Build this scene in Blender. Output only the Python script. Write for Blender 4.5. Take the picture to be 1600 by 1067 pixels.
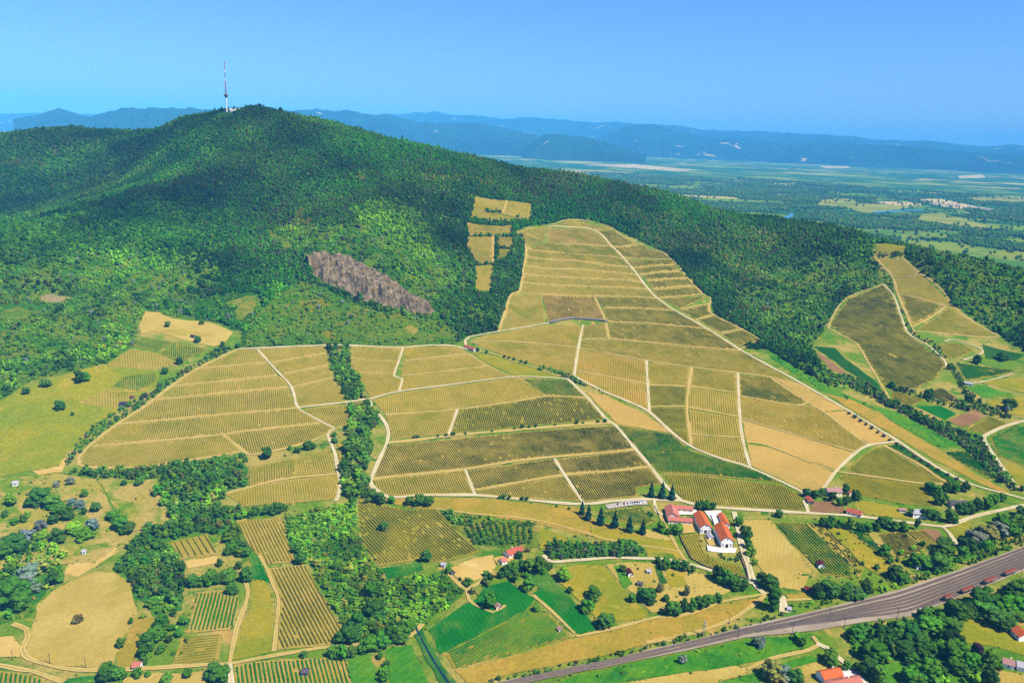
import bpy, math, random
import numpy as np
from mathutils import Vector, Matrix
from mathutils.geometry import delaunay_2d_cdt

for o in list(bpy.data.objects): bpy.data.objects.remove(o)
S = bpy.context.scene
COL = S.collection
rng = np.random.default_rng(7)
random.seed(7)

# ------------------------------------------------------------------ camera, sky, sun, exposure
CAM_H = 360.0; PITCH = math.radians(14.57); ROLL = math.radians(2.15); LENS = 28.0
FPX = LENS/36*1600
_R = np.array([1,0,0.]); _U = np.array([0,math.sin(PITCH),math.cos(PITCH)]); _F = np.array([0,math.cos(PITCH),-math.sin(PITCH)])
CR = math.cos(ROLL)*_R+math.sin(ROLL)*_U; CU = -math.sin(ROLL)*_R+math.cos(ROLL)*_U
cam = bpy.data.objects.new('camera', bpy.data.cameras.new('camera')); COL.objects.link(cam)
cam.data.lens = LENS; cam.data.sensor_width = 36; cam.data.sensor_fit = 'HORIZONTAL'
cam.data.clip_start = 5; cam.data.clip_end = 150000
cam.matrix_world = Matrix(((CR[0],CU[0],-_F[0],0),(CR[1],CU[1],-_F[1],0),(CR[2],CU[2],-_F[2],CAM_H),(0,0,0,1)))
S.camera = cam

SUN_AZ = math.radians(122); SUN_EL = math.radians(55)      # azimuth clockwise from +Y
W = bpy.data.worlds.new('World'); S.world = W; W.use_nodes = True
nt = W.node_tree
bg = nt.nodes['Background']; sky = nt.nodes.new('ShaderNodeTexSky')
sky.sky_type = 'NISHITA'; sky.sun_disc = False; sky.sun_elevation = SUN_EL; sky.sun_rotation = SUN_AZ
sky.altitude = 300; sky.air_density = 1.15; sky.dust_density = 0.7; sky.ozone_density = 5.0
tn_ = nt.nodes.new('ShaderNodeMix'); tn_.data_type = 'RGBA'; tn_.blend_type = 'MULTIPLY'; tn_.inputs[0].default_value = 1
tn_.inputs[7].default_value = (0.42,0.66,1.12,1)          # deep summer blue, the same all over the sky
nt.links.new(sky.outputs[0], tn_.inputs[6]); nt.links.new(tn_.outputs[2], bg.inputs[0]); bg.inputs[1].default_value = 0.067
sun = bpy.data.objects.new('sun', bpy.data.lights.new('sun', 'SUN')); COL.objects.link(sun)
sun.data.energy = 4.8; sun.data.angle = math.radians(0.53); sun.data.color = (1.0,0.95,0.86)
_sd = Vector((math.sin(SUN_AZ)*math.cos(SUN_EL), math.cos(SUN_AZ)*math.cos(SUN_EL), math.sin(SUN_EL)))
sun.rotation_euler = _sd.to_track_quat('Z','Y').to_euler()
S.view_settings.view_transform = 'Standard'; S.view_settings.look = 'None'
S.view_settings.exposure = 1.3; S.view_settings.gamma = 1.0; S.view_settings.use_curve_mapping = False
S.render.engine = 'CYCLES'
S.cycles.max_bounces = 5; S.cycles.diffuse_bounces = 2; S.cycles.glossy_bounces = 1
S.cycles.transmission_bounces = 2; S.cycles.volume_bounces = 0; S.cycles.transparent_max_bounces = 4
S.cycles.use_denoising = False

# ------------------------------------------------------------------ survey: rays, terrain heights, ground points
def rays(px, py):
    px = np.asarray(px, float); py = np.asarray(py, float)
    d = _F[None]+CR[None]*((px-800)/FPX)[:,None]+CU[None]*((533.5-py)/FPX)[:,None]
    return d/np.hypot(d[:,0],d[:,1])[:,None]

PROFILES = {
 -250:[(1067,610,0),(850,820,6),(750,950,18),(620,1160,50),(500,1390,100),(400,1620,160)],
 0:[(1067,553,0),(950,646,2),(850,749,5),(750,870,14),(620,1062,41),(500,1282,86),(400,1507,142),(356,1617,175)],
 200:[(1067,513,0),(950,602,2),(850,701,5),(750,821,13),(620,1019,37),(500,1253,79),(400,1486,137),(295,1775,222)],
 400:[(1067,483,0),(950,570,2),(850,665,5),(790,733,9),(700,853,19),(545,1133,56),(450,1334,104),(350,1583,179),(250,1894,284),(165,2216,407)],
 600:[(1067,466,0),(950,553,1),(850,648,4),(790,716,7),(700,841,16),(545,1134,51),(480,1266,84),(400,1431,142),(300,1717,233),(215,2143,340)],
 800:[(1067,465,0),(950,552,0),(850,650,2),(790,719,6),(700,847,15),(600,1029,33),(520,1218,57),(440,1432,100),(350,1731,172),(256,2111,286)],
 1000:[(1067,479,0),(950,570,0),(850,670,2),(790,743,5),(700,878,13),(600,1068,32),(500,1324,66),(400,1671,125),(350,1890,169),(295,2179,232)],
 1200:[(1067,510,0),(950,605,0),(850,711,2),(790,790,4),(700,936,12),(600,1154,27),(500,1456,57),(400,1847,120),(342,2131,176)],
 1400:[(1067,554,0),(950,656,0),(850,772,1),(790,859,3),(700,1025,8),(620,1212,19),(500,1534,67),(430,1766,114),(381,1900,158)],
 1600:[(1067,609,0),(950,721,0),(850,850,0),(790,947,1),(700,1129,6),(620,1339,17),(560,1519,35),(500,1640,72),(434,1760,128)],
 1850:[(1067,690,0),(850,930,0),(700,1260,5),(620,1500,12),(560,1640,30)]}
ctrl = []
for px, L in PROFILES.items():
    for (py, D, z) in L:
        d = rays([px],[py])[0]; ctrl.append((d[0]*D, d[1]*D, CAM_H+d[2]*D))
for (px,py,D) in [(0,208,2650),(0,300,2250),(100,198,2650),(100,270,2300),(200,196,2550),(200,255,2250),(-250,230,2700),(-250,330,2200),
                  (280,185,2400),(330,171,2260),(360,168,2230),(410,170,2250),(480,188,2240),(540,202,2220),(680,232,2140),(900,276,2120),(1100,318,2120),(1290,352,2030),
                  (1500,402,1800),(1372,379,1880),(1392,377,1890),(1420,383,1880),(1370,400,1830),(1410,402,1820),(1270,560,1290),(1700,455,1690),(300,250,1960)]:
    d = rays([px],[py])[0]; ctrl.append((d[0]*D, d[1]*D, CAM_H+d[2]*D))
for (px,D,z) in [(0,1830,138),(90,1900,160),(180,2020,205),(-250,1850,150),(0,3100,200),(0,3700,0),(-300,3700,0),(200,3100,190),(200,3800,0),(360,2600,300),(400,3300,60),(400,3700,0),(600,2600,170),(600,3300,0),
                 (800,2500,150),(800,3000,0),(1000,2500,110),(1000,2900,0),(1200,2400,70),(1200,2700,0),(1400,2080,90),(1400,2400,0),(1500,2000,60),(1500,2300,0),(1600,1960,60),(1600,2250,0),(1750,2080,0),(1850,2000,0),(1950,1500,0),(1950,900,0),
                 (-400,2700,200),(-500,2000,110),(-550,3300,0)]:
    d = rays([px],[600])[0]; ctrl.append((d[0]*D, d[1]*D, z))
for x in (-900,-450,0,450,900): ctrl += [(x,300,0.0),(x,100,0.0)]
ctrl = np.array(ctrl)
_sc = 1000.0
def _phi(r2): return np.where(r2 > 0, 0.5*r2*np.log(np.maximum(r2,1e-12)), 0)
_P = ctrl[:,:2]/_sc; _n = len(_P)
_A = np.zeros((_n+3,_n+3)); _A[:_n,:_n] = _phi(((_P[:,None]-_P[None])**2).sum(-1))+np.eye(_n)*2e-4
_A[:_n,_n] = 1; _A[:_n,_n+1:] = _P; _A[_n,:_n] = 1; _A[_n+1:,:_n] = _P.T
_w = np.linalg.solve(_A, np.concatenate([ctrl[:,2],np.zeros(3)]))

class VNoise:                                   # tiling value noise for relief and patchiness
    def __init__(s, seed): s.g = np.random.default_rng(seed).random((256,256))
    def __call__(s, x, y):
        xi = np.floor(x).astype(int); yi = np.floor(y).astype(int); fx = x-xi; fy = y-yi
        fx = fx*fx*(3-2*fx); fy = fy*fy*(3-2*fy); g = s.g
        a = g[xi%256,yi%256]; b = g[(xi+1)%256,yi%256]; c = g[xi%256,(yi+1)%256]; d = g[(xi+1)%256,(yi+1)%256]
        return (a*(1-fx)+b*fx)*(1-fy)+(c*(1-fx)+d*fx)*fy-0.5
N1, N2, N3 = VNoise(1), VNoise(2), VNoise(3)
def fbm(n, x, y, o=3):
    v = 0; a = 1
    for i in range(o): v = v+a*n(x*2**i+17*i, y*2**i-9*i); a *= .5
    return v
XS0, XS1, YS0, YS1, GR = -2200., 2200., 200., 4000., 10.
xs = np.arange(XS0, XS1+1, GR); ys = np.arange(YS0, YS1+1, GR)
def tps(x, y):
    x = np.asarray(x); y = np.asarray(y); out = np.full(x.shape, _w[_n])+_w[_n+1]*x/_sc+_w[_n+2]*y/_sc
    for i in range(_n): out += _w[i]*_phi((x/_sc-_P[i,0])**2+(y/_sc-_P[i,1])**2)
    return out
GX, GY = np.meshgrid(xs, ys, indexing='ij')
HG = tps(GX, GY)
def sstep(a, b, x): t = np.clip((x-a)/(b-a),0,1); return t*t*(3-2*t)
_m = sstep(50,160,HG)
HG += _m*(fbm(N1,GX/260,GY/260,3)*26+fbm(N2,GX/70,GY/70,2)*5)
HG -= 8*sstep(90,220,HG)*sstep(760,600,GX)                      # the surveyed skyline is the tree tops
HG = np.where(HG > 3, HG, 3*np.exp(np.minimum(HG-3,0)/6)-0.0)         # soft floor: the plain
_edge = sstep(2200,1950,np.abs(GX))*sstep(4000,3700,GY)
HG *= _edge
def hz(x, y):
    x = np.asarray(x,float); y = np.asarray(y,float)
    fx = np.clip((x-XS0)/GR,0,len(xs)-1.001); fy = np.clip((y-YS0)/GR,0,len(ys)-1.001)
    i = fx.astype(int); j = fy.astype(int); fx = fx-i; fy = fy-j
    return (HG[i,j]*(1-fx)+HG[i+1,j]*fx)*(1-fy)+(HG[i,j+1]*(1-fx)+HG[i+1,j+1]*fx)*fy
_T = np.concatenate([np.arange(250,4000,3.0),np.arange(4000,30000,20.0)])
def ground(pts):
    """photo points -> ground points (first crossing of each sight line with the terrain)"""
    pts = np.asarray(pts,float).reshape(-1,2); d = rays(pts[:,0],pts[:,1]); out = []
    for k in range(len(d)):
        z = CAM_H+_T*d[k,2]; g = hz(_T*d[k,0],_T*d[k,1]); b = np.nonzero(z <= g)[0]
        i = b[0] if len(b) else len(_T)-1
        if i > 0:
            a0 = z[i-1]-g[i-1]; a1 = z[i]-g[i]; t = _T[i-1]+(_T[i]-_T[i-1])*(a0/(a0-a1) if a0 != a1 else 0)
        else: t = _T[0]
        out.append((t*d[k,0],t*d[k,1]))
    return np.array(out)
def pix(x, y, z):
    v = np.stack([np.asarray(x,float),np.asarray(y,float),np.asarray(z,float)-CAM_H],-1)
    dd = v@_F; return 800+FPX*(v@CR)/dd, 533.5-FPX*(v@CU)/dd
def at_z(px, py, z):
    d = rays([px],[py])[0]; t = (z-CAM_H)/d[2]; return np.array([d[0]*t,d[1]*t])
def inpoly(x, y, P):
    r = np.zeros(np.shape(x),bool); n = len(P)
    if n == 0: return r
    for i in range(n):
        x0,y0 = P[i]; x1,y1 = P[(i+1)%n]
        c = (y0 > y) != (y1 > y)
        with np.errstate(divide='ignore',invalid='ignore'): r ^= c & (x < (x1-x0)*(y-y0)/(y1-y0)+x0)
    return r
def segdist(x, y, L):
    d = np.full(np.shape(x),1e9)
    for (x0,y0),(x1,y1) in zip(L[:-1],L[1:]):
        dx,dy = x1-x0,y1-y0; t = np.clip(((x-x0)*dx+(y-y0)*dy)/max(dx*dx+dy*dy,1e-9),0,1)
        d = np.minimum(d,np.hypot(x-x0-t*dx,y-y0-t*dy))
    return d
def densify(P, step, closed=True):
    out = []; n = len(P)
    for i in range(n if closed else n-1):
        a = np.array(P[i]); b = np.array(P[(i+1)%n]); k = max(1,int(math.ceil(np.linalg.norm(b-a)/step)))
        for j in range(k): out.append(a+(b-a)*j/k)
    if not closed: out.append(np.array(P[-1]))
    return np.array(out)
def smooth_line(P, step=8):
    """Catmull-Rom through the points"""
    P = [np.array(p,float) for p in P]
    if len(P) < 3: return densify(P,step,False)
    Q = [2*P[0]-P[1]]+P+[2*P[-1]-P[-2]]; out = []
    for i in range(1,len(Q)-2):
        n = max(1,int(np.linalg.norm(Q[i+1]-Q[i])/step))
        for j in range(n):
            t = j/n; a,b,c,d = Q[i-1:i+3]
            out.append(.5*((2*b)+(c-a)*t+(2*a-5*b+4*c-d)*t*t+(3*b-a-3*c+d)*t**3))
    out.append(P[-1]); return np.array(out)

# ------------------------------------------------------------------ helpers: materials, meshes, tags
ALB = 0.39     # the photograph is exposed well over a stop up: base colours are less than half of what it shows
def lin(c, alb=None, sat=1.18):  # sRGB 0-255 as seen -> linear base colour
    v = np.array([((x/255)/12.92 if x/255 <= .04045 else ((x/255+.055)/1.055)**2.4) for x in c]); m = v@np.array([.3,.6,.1])
    return tuple(np.clip((m+(v-m)*sat)*(ALB if alb is None else alb),.002,.95))
MATS = {}
class NB:
    def __init__(s, name):
        s.m = bpy.data.materials.new(name); s.m.use_nodes = True; s.t = s.m.node_tree; s.b = s.t.nodes['Principled BSDF']
        s.b.inputs['Roughness'].default_value = .9; s.b.inputs['Specular IOR Level'].default_value = .04
    def n(s, ty, **kw):
        x = s.t.nodes.new(ty)
        for k,v in kw.items(): setattr(x,k,v)
        return x
    def l(s, a, b): s.t.links.new(a,b)
    def pos(s):
        return s.n('ShaderNodeNewGeometry').outputs['Position']
    def noise(s, scale, detail=3, rough=.55, vec=None, dist=0):
        x = s.n('ShaderNodeTexNoise'); x.inputs['Scale'].default_value = scale; x.inputs['Detail'].default_value = detail
        x.inputs['Roughness'].default_value = rough; x.inputs['Distortion'].default_value = dist
        s.l(vec or s.pos(), x.inputs['Vector']); return x.outputs['Fac']
    def ramp(s, fac, lo, hi):
        x = s.n('ShaderNodeMapRange'); x.interpolation_type = 'SMOOTHSTEP'
        x.inputs['From Min'].default_value = lo; x.inputs['From Max'].default_value = hi; s.l(fac,x.inputs['Value']); return x.outputs['Result']
    def mix(s, fac, a, b, mode='MIX'):
        x = s.n('ShaderNodeMix', data_type='RGBA', blend_type=mode)
        for v,i in ((fac,0),(a,6),(b,7)):
            if hasattr(v,'is_output'): s.l(v,x.inputs[i])
            else: x.inputs[i].default_value = v if i == 0 else (*v,1) if len(v) == 3 else v
        return x.outputs[2]
    def bump(s, fac, strength, dist):
        x = s.n('ShaderNodeBump'); x.inputs['Strength'].default_value = strength; x.inputs['Distance'].default_value = dist
        s.l(fac,x.inputs['Height']); s.l(x.outputs[0],s.b.inputs['Normal'])
    def out(s, c): s.l(c,s.b.inputs['Base Color']); return s.m
def ground_mat(name, a, b, c=None, s1=.02, s2=.25, s3=.012, speck=.5, cth=(.55,.68), bump=.25, lines=None):
    """a/b blended in patches, c as larger spots, fine speckle on top"""
    if name in MATS: return MATS[name]
    k = NB(name); f1 = k.ramp(k.noise(s1,4),.38,.62); col = k.mix(f1,lin(a),lin(b))
    if c: col = k.mix(k.ramp(k.noise(s3,4,.6,dist=.6),*cth),col,lin(c))
    sp = k.noise(s2,5,.7); v = k.ramp(sp,.25,.75)
    g0 = 1-speck*.5; g1 = 1+speck*.35
    col = k.mix(1.0,col,k.mix(v,(g0,g0,g0),(g1,g1,g1*.97)),'MULTIPLY')
    if lines:                                   # mowing / drilling lines
        ang,per,amt = lines; mp_ = k.n('ShaderNodeMapping'); mp_.inputs['Rotation'].default_value = (0,0,ang); k.l(k.pos(),mp_.inputs['Vector'])
        wv = k.n('ShaderNodeTexWave'); wv.inputs['Scale'].default_value = .314/per; wv.inputs['Distortion'].default_value = 1.2; wv.inputs['Detail'].default_value = 2; wv.inputs['Detail Scale'].default_value = .3
        k.l(mp_.outputs[0],wv.inputs['Vector']); col = k.mix(1.0,col,k.mix(wv.outputs['Fac'],(1-amt,1-amt,1-amt),(1+amt,1+amt,1+amt*.8)),'MULTIPLY')
    if bump: k.bump(sp,bump,1.0)
    MATS[name] = k.out(col); return MATS[name]
def flat_mat(name, c, rough=.7, var=.12, scale=.6, spec=.3, metal=0, alb=None):
    if name in MATS: return MATS[name]
    k = NB(name); k.b.inputs['Roughness'].default_value = rough; k.b.inputs['Specular IOR Level'].default_value = spec; k.b.inputs['Metallic'].default_value = metal
    f = k.noise(scale,4,.6); cc = lin(c,alb)
    MATS[name] = k.out(k.mix(f,tuple(v*(1-var*2) for v in cc),tuple(min(1,v*(1+var*1.5)) for v in cc))); return MATS[name]

def link(name, me, mat=None, parent=None, loc=None):
    o = bpy.data.objects.new(name, me); COL.objects.link(o)
    if mat is not None and me is not None and not me.materials: me.materials.append(mat)
    if parent is not None: o.parent = parent
    if loc is not None: o.location = loc
    return o
def tag(o, label=None, cat=None, group=None, kind=None):
    if label: o['label'] = label
    if cat: o['category'] = cat
    if group: o['group'] = group
    if kind: o['kind'] = kind
    return o
def npmesh(name, V, Fq=None, Ft=None):
    V = np.asarray(V,np.float32); me = bpy.data.meshes.new(name)
    F = []; lt = []
    if Fq is not None and len(Fq): F.append(np.asarray(Fq,np.int32).ravel()); lt += [4]*len(Fq)
    if Ft is not None and len(Ft): F.append(np.asarray(Ft,np.int32).ravel()); lt += [3]*len(Ft)
    F = np.concatenate(F); lt = np.array(lt,np.int32)
    me.vertices.add(len(V)); me.vertices.foreach_set('co',V.ravel())
    me.loops.add(len(F)); me.loops.foreach_set('vertex_index',F)
    me.polygons.add(len(lt)); me.polygons.foreach_set('loop_start',np.concatenate([[0],np.cumsum(lt)[:-1]]).astype(np.int32)); me.polygons.foreach_set('loop_total',lt)
    me.update(calc_edges=True); return me
def shade_smooth(me): me.polygons.foreach_set('use_smooth',[True]*len(me.polygons)); me.update()
def drape(name, P, mat, off, step=9.0, jit=.5, parent=None, hfun=None):
    """a sheet laid on the terrain over ground polygon P (world xy), origin at its middle"""
    P = np.asarray(P,float); B = densify(P,step)
    if jit:
        B = B+np.stack([N1(B[:,0]/11,B[:,1]/11),N2(B[:,0]/11,B[:,1]/11)],-1)*2*jit
    x0,y0 = B.min(0); x1,y1 = B.max(0)
    gx,gy = np.meshgrid(np.arange(x0+step/2,x1,step),np.arange(y0+step/2,y1,step)); gx = gx.ravel(); gy = gy.ravel()
    if len(gx):
        k = inpoly(gx,gy,B)&(segdist(gx,gy,np.vstack([B,B[:1]])) > step*.35); I = np.stack([gx[k],gy[k]],-1)
    else: I = np.zeros((0,2))
    V2 = np.vstack([B,I]); n = len(B)
    r = delaunay_2d_cdt([Vector(v) for v in V2],[],[list(range(n))],1,1e-4)
    v = np.array([(a.x,a.y) for a in r[0]]); c = B.mean(0)
    z = (hfun or hz)(v[:,0],v[:,1])+off; cz = float(hz(c[0],c[1]))
    V = np.stack([v[:,0]-c[0],v[:,1]-c[1],z-cz],-1)
    T = np.array([f for f in r[2] if len(f) == 3])
    a,b,cc = V[T[:,0]],V[T[:,1]],V[T[:,2]]; nz = np.cross(b-a,cc-a)[:,2]; T[nz < 0] = T[nz < 0][:,::-1]
    me = npmesh(name,V,None,T); shade_smooth(me)
    return link(name,me,mat,parent,(c[0],c[1],cz))
def ribbon(name, L, width, mat, off, edge=.3, mid=None):
    """a track laid on the terrain along world line L, three strips wide so that it follows cross slopes"""
    L = np.asarray(L); t = np.gradient(L,axis=0); t /= np.linalg.norm(t,axis=1)[:,None]+1e-9; nrm = np.stack([-t[:,1],t[:,0]],-1)
    w = width/2*(1+edge*2*N3(L[:,0]/14,L[:,1]/14)); c = L.mean(0); cz = float(hz(c[0],c[1])); rows = []
    for s in (-1,-.33,.33,1):
        p = L+nrm*(w*s)[:,None]; rows.append(np.stack([p[:,0]-c[0],p[:,1]-c[1],hz(p[:,0],p[:,1])+off-cz],-1))
    V = np.stack(rows,1).reshape(-1,3); n = len(L); F = []
    for i in range(n-1):
        for j in range(3): F.append((i*4+j,i*4+4+j,i*4+5+j,i*4+1+j))
    F = np.array(F)[:,::-1]; me = npmesh(name,V,F); shade_smooth(me)
    if me.polygons[0].normal.z < 0: me.flip_normals()
    if mid is not None:
        me.materials.append(mat); me.materials.append(mid); me.polygons.foreach_set('material_index',[1 if q%3 == 1 else 0 for q in range(len(me.polygons))])
    return link(name,me,mat,None,(c[0],c[1],cz))
# ------------------------------------------------------------------ the setting: hill, plain, far mountains
FOREST_EDGE = [(-150,655),(0,626),(37,601),(140,573),(166,568),(205,540),(222,522),(215,508),(228,484),(270,495),(335,502),(380,520),(372,544),
 (508,538),(712,538),(726,528),(779,516),(797,458),(811,454),(820,388),(806,360),(859,350),(893,342),(952,353),(1036,393),(1100,458),(1113,466),(1116,490),
 (1188,532),(1157,543),(1200,547),(1240,572),(1268,588),(1284,580),(1268,540),(1294,506),(1322,464),(1380,441),(1363,404),(1364,386),(1368,380),(1420,386),(1412,402),(1444,428),(1494,480),
 (1564,525),(1600,548),(1720,580)]
fe = ground(FOREST_EDGE)
FOREST = np.vstack([fe,[(1950,1650),(1900,2050),(1500,2250),(1100,2600),(300,3000),(-600,3500),(-2100,3700),(-2100,1300)]])
def poly(p): return ground(p)
def ell(px, py, rx, ry, n=14): return ground([(px+rx*math.cos(2*math.pi*i/n),py+ry*math.sin(2*math.pi*i/n)) for i in range(n)])

def terrain_mesh(name, X, Y, Hh, mask=None):
    nx,ny = X.shape; V = np.stack([X.ravel(),Y.ravel(),Hh.ravel()],-1)
    i,j = np.meshgrid(np.arange(nx-1),np.arange(ny-1),indexing='ij'); a = (i*ny+j).ravel()
    Fq = np.stack([a,a+ny,a+ny+1,a+1],-1)
    if mask is not None: Fq = Fq[mask.ravel()]
    me = npmesh(name,V,Fq); shade_smooth(me); return me
ux = [XS0]; uy = [YS1]
def stretch(a, lim, r):
    out = [a]; s = 60.0
    while out[-1] < lim: s = min(s*r,4000); out.append(min(out[-1]+s,lim))
    return out
sx = stretch(2200,62000,1.35); sy = stretch(4000,30500,1.3)
# hill sheet
me = terrain_mesh('hillside',GX,GY,HG)
cov = inpoly(GX.ravel(),GY.ravel(),FOREST).astype(np.float32)
at = me.attributes.new('wood','FLOAT','POINT'); at.data.foreach_set('value',cov)
SHRUBBY = [ground(p) for p in ([(1284,580),(1268,540),(1294,506),(1322,464),(1380,441),(1363,404),(1330,396),(1260,410),(1200,430),(1140,462),(1150,500),(1188,532),(1240,572)],
 [(-120,430),(0,425),(120,400),(250,380),(330,430),(350,470),(300,485),(228,484),(205,540),(140,573),(0,626),(-120,655)],[(420,350),(470,340),(560,370),(680,380),(735,440),(740,520),(690,505),(600,440),(545,410),(478,410),(430,380)])]
SHRUBBY.append(np.vstack([ground([(1424,394),(1444,428),(1494,480),(1564,525),(1600,548),(1720,580)]),[(1500,1560),(1250,1760),(1000,1850)]]))
shv = np.zeros(GX.size,np.float32)
for P in SHRUBBY: shv[inpoly(GX.ravel(),GY.ravel(),P)] = 1
sg = shv.reshape(GX.shape)
for _ in range(3):                               # shrub land fades into the wood
    for ax in (0,1): sg = sum(np.roll(sg,d_,ax) for d_ in range(-4,5))/9
sg = sstep(.05,.85,sg+fbm(N3,GX/55,GY/55,3)*.7)*.92; SHG = sg; shv = sg.ravel().astype(np.float32)
at = me.attributes.new('shrub','FLOAT','POINT'); at.data.foreach_set('value',shv)
low = ((cov < .5)&(GY.ravel()+GX.ravel()*.4 > 2200)&(HG.ravel() < 8)).astype(np.float32)
at = me.attributes.new('low','FLOAT','POINT'); at.data.foreach_set('value',low)
k = NB('hill_ground')
wd = k.n('ShaderNodeAttribute'); wd.attribute_name = 'wood'
dry = k.mix(k.ramp(k.noise(.018,4),.34,.58),lin((186,168,98)),lin((116,146,48)))
dry = k.mix(k.ramp(k.noise(.05,4,.6,dist=.5),.52,.66),dry,lin((88,132,36)))
dry = k.mix(k.ramp(k.noise(.035,4,.6,dist=.8),.58,.7),dry,lin((204,170,104)))
sh = k.n('ShaderNodeAttribute'); sh.attribute_name = 'shrub'
wood = k.mix(k.ramp(k.noise(.03,4),.4,.6),lin((34,78,22)),lin((62,104,30)))  # woodland ground cover, its green kept dark so crown gaps read as shadow
fr = k.n('ShaderNodeAttribute'); fr.attribute_name = 'low'
wood = k.mix(sh.outputs['Fac'],wood,k.mix(k.ramp(k.noise(.025,4,.6),.4,.62),lin((70,120,30)),lin((122,136,50))))
col = k.mix(wd.outputs['Fac'],dry,wood)
col = k.mix(fr.outputs['Fac'],col,k.mix(k.ramp(k.noise(.004,4,.6),.4,.6),lin((92,136,44)),lin((148,164,70)))); sp = k.noise(.35,5,.7)
col = k.mix(1.0,col,k.mix(k.ramp(sp,.25,.75),(.72,.72,.72),(1.2,1.2,1.15)),'MULTIPLY'); k.bump(sp,.3,1.5)
hill = link('hillside',me,k.out(col)); tag(hill,'forested hill and its foot with dry grass between the plots','hill',kind='structure')
# plain around and beyond it, out to the horizon: four outer aprons joined to the hill sheet's border
XX = np.array([-v for v in reversed(sx)][:-1]+list(np.linspace(XS0,XS1,45))+sx[1:]); YY = np.array([-6000,-1500,YS0]+list(np.linspace(YS0,YS1,39))[1:]+sy[1:])
PX,PY = np.meshgrid(XX,YY,indexing='ij')
cx = (PX[:-1,:-1]+PX[1:,1:])/2; cy = (PY[:-1,:-1]+PY[1:,1:])/2
outside = ~((cx > XS0)&(cx < XS1)&(cy > YS0)&(cy < YS1))
me = terrain_mesh('plain',PX,PY,np.zeros_like(PX),outside)
k = NB('plain_patchwork')
mp = k.n('ShaderNodeMapping'); mp.inputs['Scale'].default_value = (.0021,.0034,1); mp.inputs['Rotation'].default_value = (0,0,.5); k.l(k.pos(),mp.inputs['Vector'])
vo = k.n('ShaderNodeTexVoronoi'); vo.inputs['Scale'].default_value = 1.0; vo.inputs['Randomness'].default_value = .9; k.l(mp.outputs[0],vo.inputs['Vector'])
sep = k.n('ShaderNodeSeparateColor'); k.l(vo.outputs['Color'],sep.inputs[0])
c = k.mix(k.ramp(sep.outputs[0],.35,.65),lin((66,114,38)),lin((134,160,60)))
c = k.mix(k.ramp(sep.outputs[1],.86,.9),c,lin((206,190,112)))
c = k.mix(k.ramp(k.noise(.0011,4,.6,dist=1.0),.46,.56),c,lin((54,102,34)))
c = k.mix(k.ramp(k.noise(.0035,4,.65,dist=.5),.6,.68),c,lin((120,140,56)))
plain = link('plain',me,k.out(c)); tag(plain,'wide green river plain reaching to the blue mountains','plain',kind='structure')

# mountains: crest lines read off the skyline, each with spurs and real height
def mountains(name, crest, D, depth, seed, label, col=((22,52,30),(38,74,38))):
    crest = np.array(crest,float); px = np.linspace(crest[0,0],crest[-1,0],220); py = np.interp(px,crest[:,0],crest[:,1])
    d = rays(px,py); z = CAM_H+d[:,2]*D; nz_ = VNoise(seed)
    z += nz_(px/9.,px*0)*.05*np.maximum(z,0)
    rows = []; R = 14
    for r in range(R+1):
        u = r/R                                   # 0 front foot .. 1 back foot
        s = np.sin(math.pi*min(u,1))**1.15 if u <= 1 else 0
        dist = D+(u-.5)*2*depth
        amp = nz_(px/22.+u*1.5,px*0+u*4)*.55+nz_(px/8.,px*0+u*9)*.3
        zz = z*s*(1+amp*(1-s)*1.6) if r not in (0,R) else px*0-30
        zz = np.minimum(zz,z*s+90*(1-s)*s*4); rows.append(np.stack([d[:,0]*dist,d[:,1]*dist,np.maximum(zz,-30)],-1))
    V = np.stack(rows,1); n = len(px); i,j = np.meshgrid(np.arange(n-1),np.arange(R),indexing='ij'); a = (i*(R+1)+j).ravel()
    me = npmesh(name,V.reshape(-1,3),np.stack([a,a+R+1,a+R+2,a+1],-1)); shade_smooth(me)
    m = ground_mat('mountain_wood',col[0],col[1],(214,190,140),s1=.0006,s2=.004,s3=.0018,cth=(.65,.70),bump=0)
    o = link(name,me,m); tag(o,label,'mountains',kind='structure'); return o
mountains('mountain_range',[(560,196),(585,181),(605,177),(620,180),(650,176),(680,175),(700,179),(760,182),(780,186),(800,185),(825,183),(860,186),(900,189),(930,192),(950,190),(980,192),(1030,195),(1060,197),(1100,203),(1150,204),(1200,206),(1240,208),(1310,212),(1335,213),(1360,218),(1420,220),(1445,219),(1470,222),(1500,226),(1540,229),(1560,228),(1575,225),(1600,228),(1700,236)],25800,4600,21,'pale far mountain range along the horizon on the right')
mountains('mountain_range',[(380,200),(430,175),(465,172),(500,171),(520,174),(545,172),(565,178),(585,180),(600,178),(640,187),(655,191),(680,191),(700,193),(740,191),(760,195),(800,203),(830,209),(870,222),(900,236)],17500,3700,22,'darker blue mountains behind the ridge, right of the mast')
mountains('mountain_range',[(820,232),(850,210),(880,211),(920,216),(950,224),(985,234),(1010,242)],14500,2000,23,'low dark blue hill in front of the far mountains')
mountains('mountain_range',[(930,218),(980,196),(1010,194),(1035,198),(1060,205),(1095,212),(1150,216),(1220,224),(1260,234)],20500,3100,24,'broad blue hills in the middle of the skyline')
mountains('mountain_range',[(1180,236),(1240,224),(1300,222),(1360,226),(1440,230),(1520,238),(1600,243),(1680,250)],20000,3000,25,'low hills under the far range at the right edge')
mountains('mountain_range',[(20,186),(50,181),(70,176),(84,170.5),(92,169.5),(100,171),(114,176),(130,180),(160,186)],15000,1500,26,'small cone-shaped blue hill at the far left')
mountains('mountain_range',[(120,190),(150,180),(175,174),(192,169.5),(230,169),(270,168.5),(300,169),(330,172),(380,186)],14000,2200,27,'flat-topped blue hill left of the mast')

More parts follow.
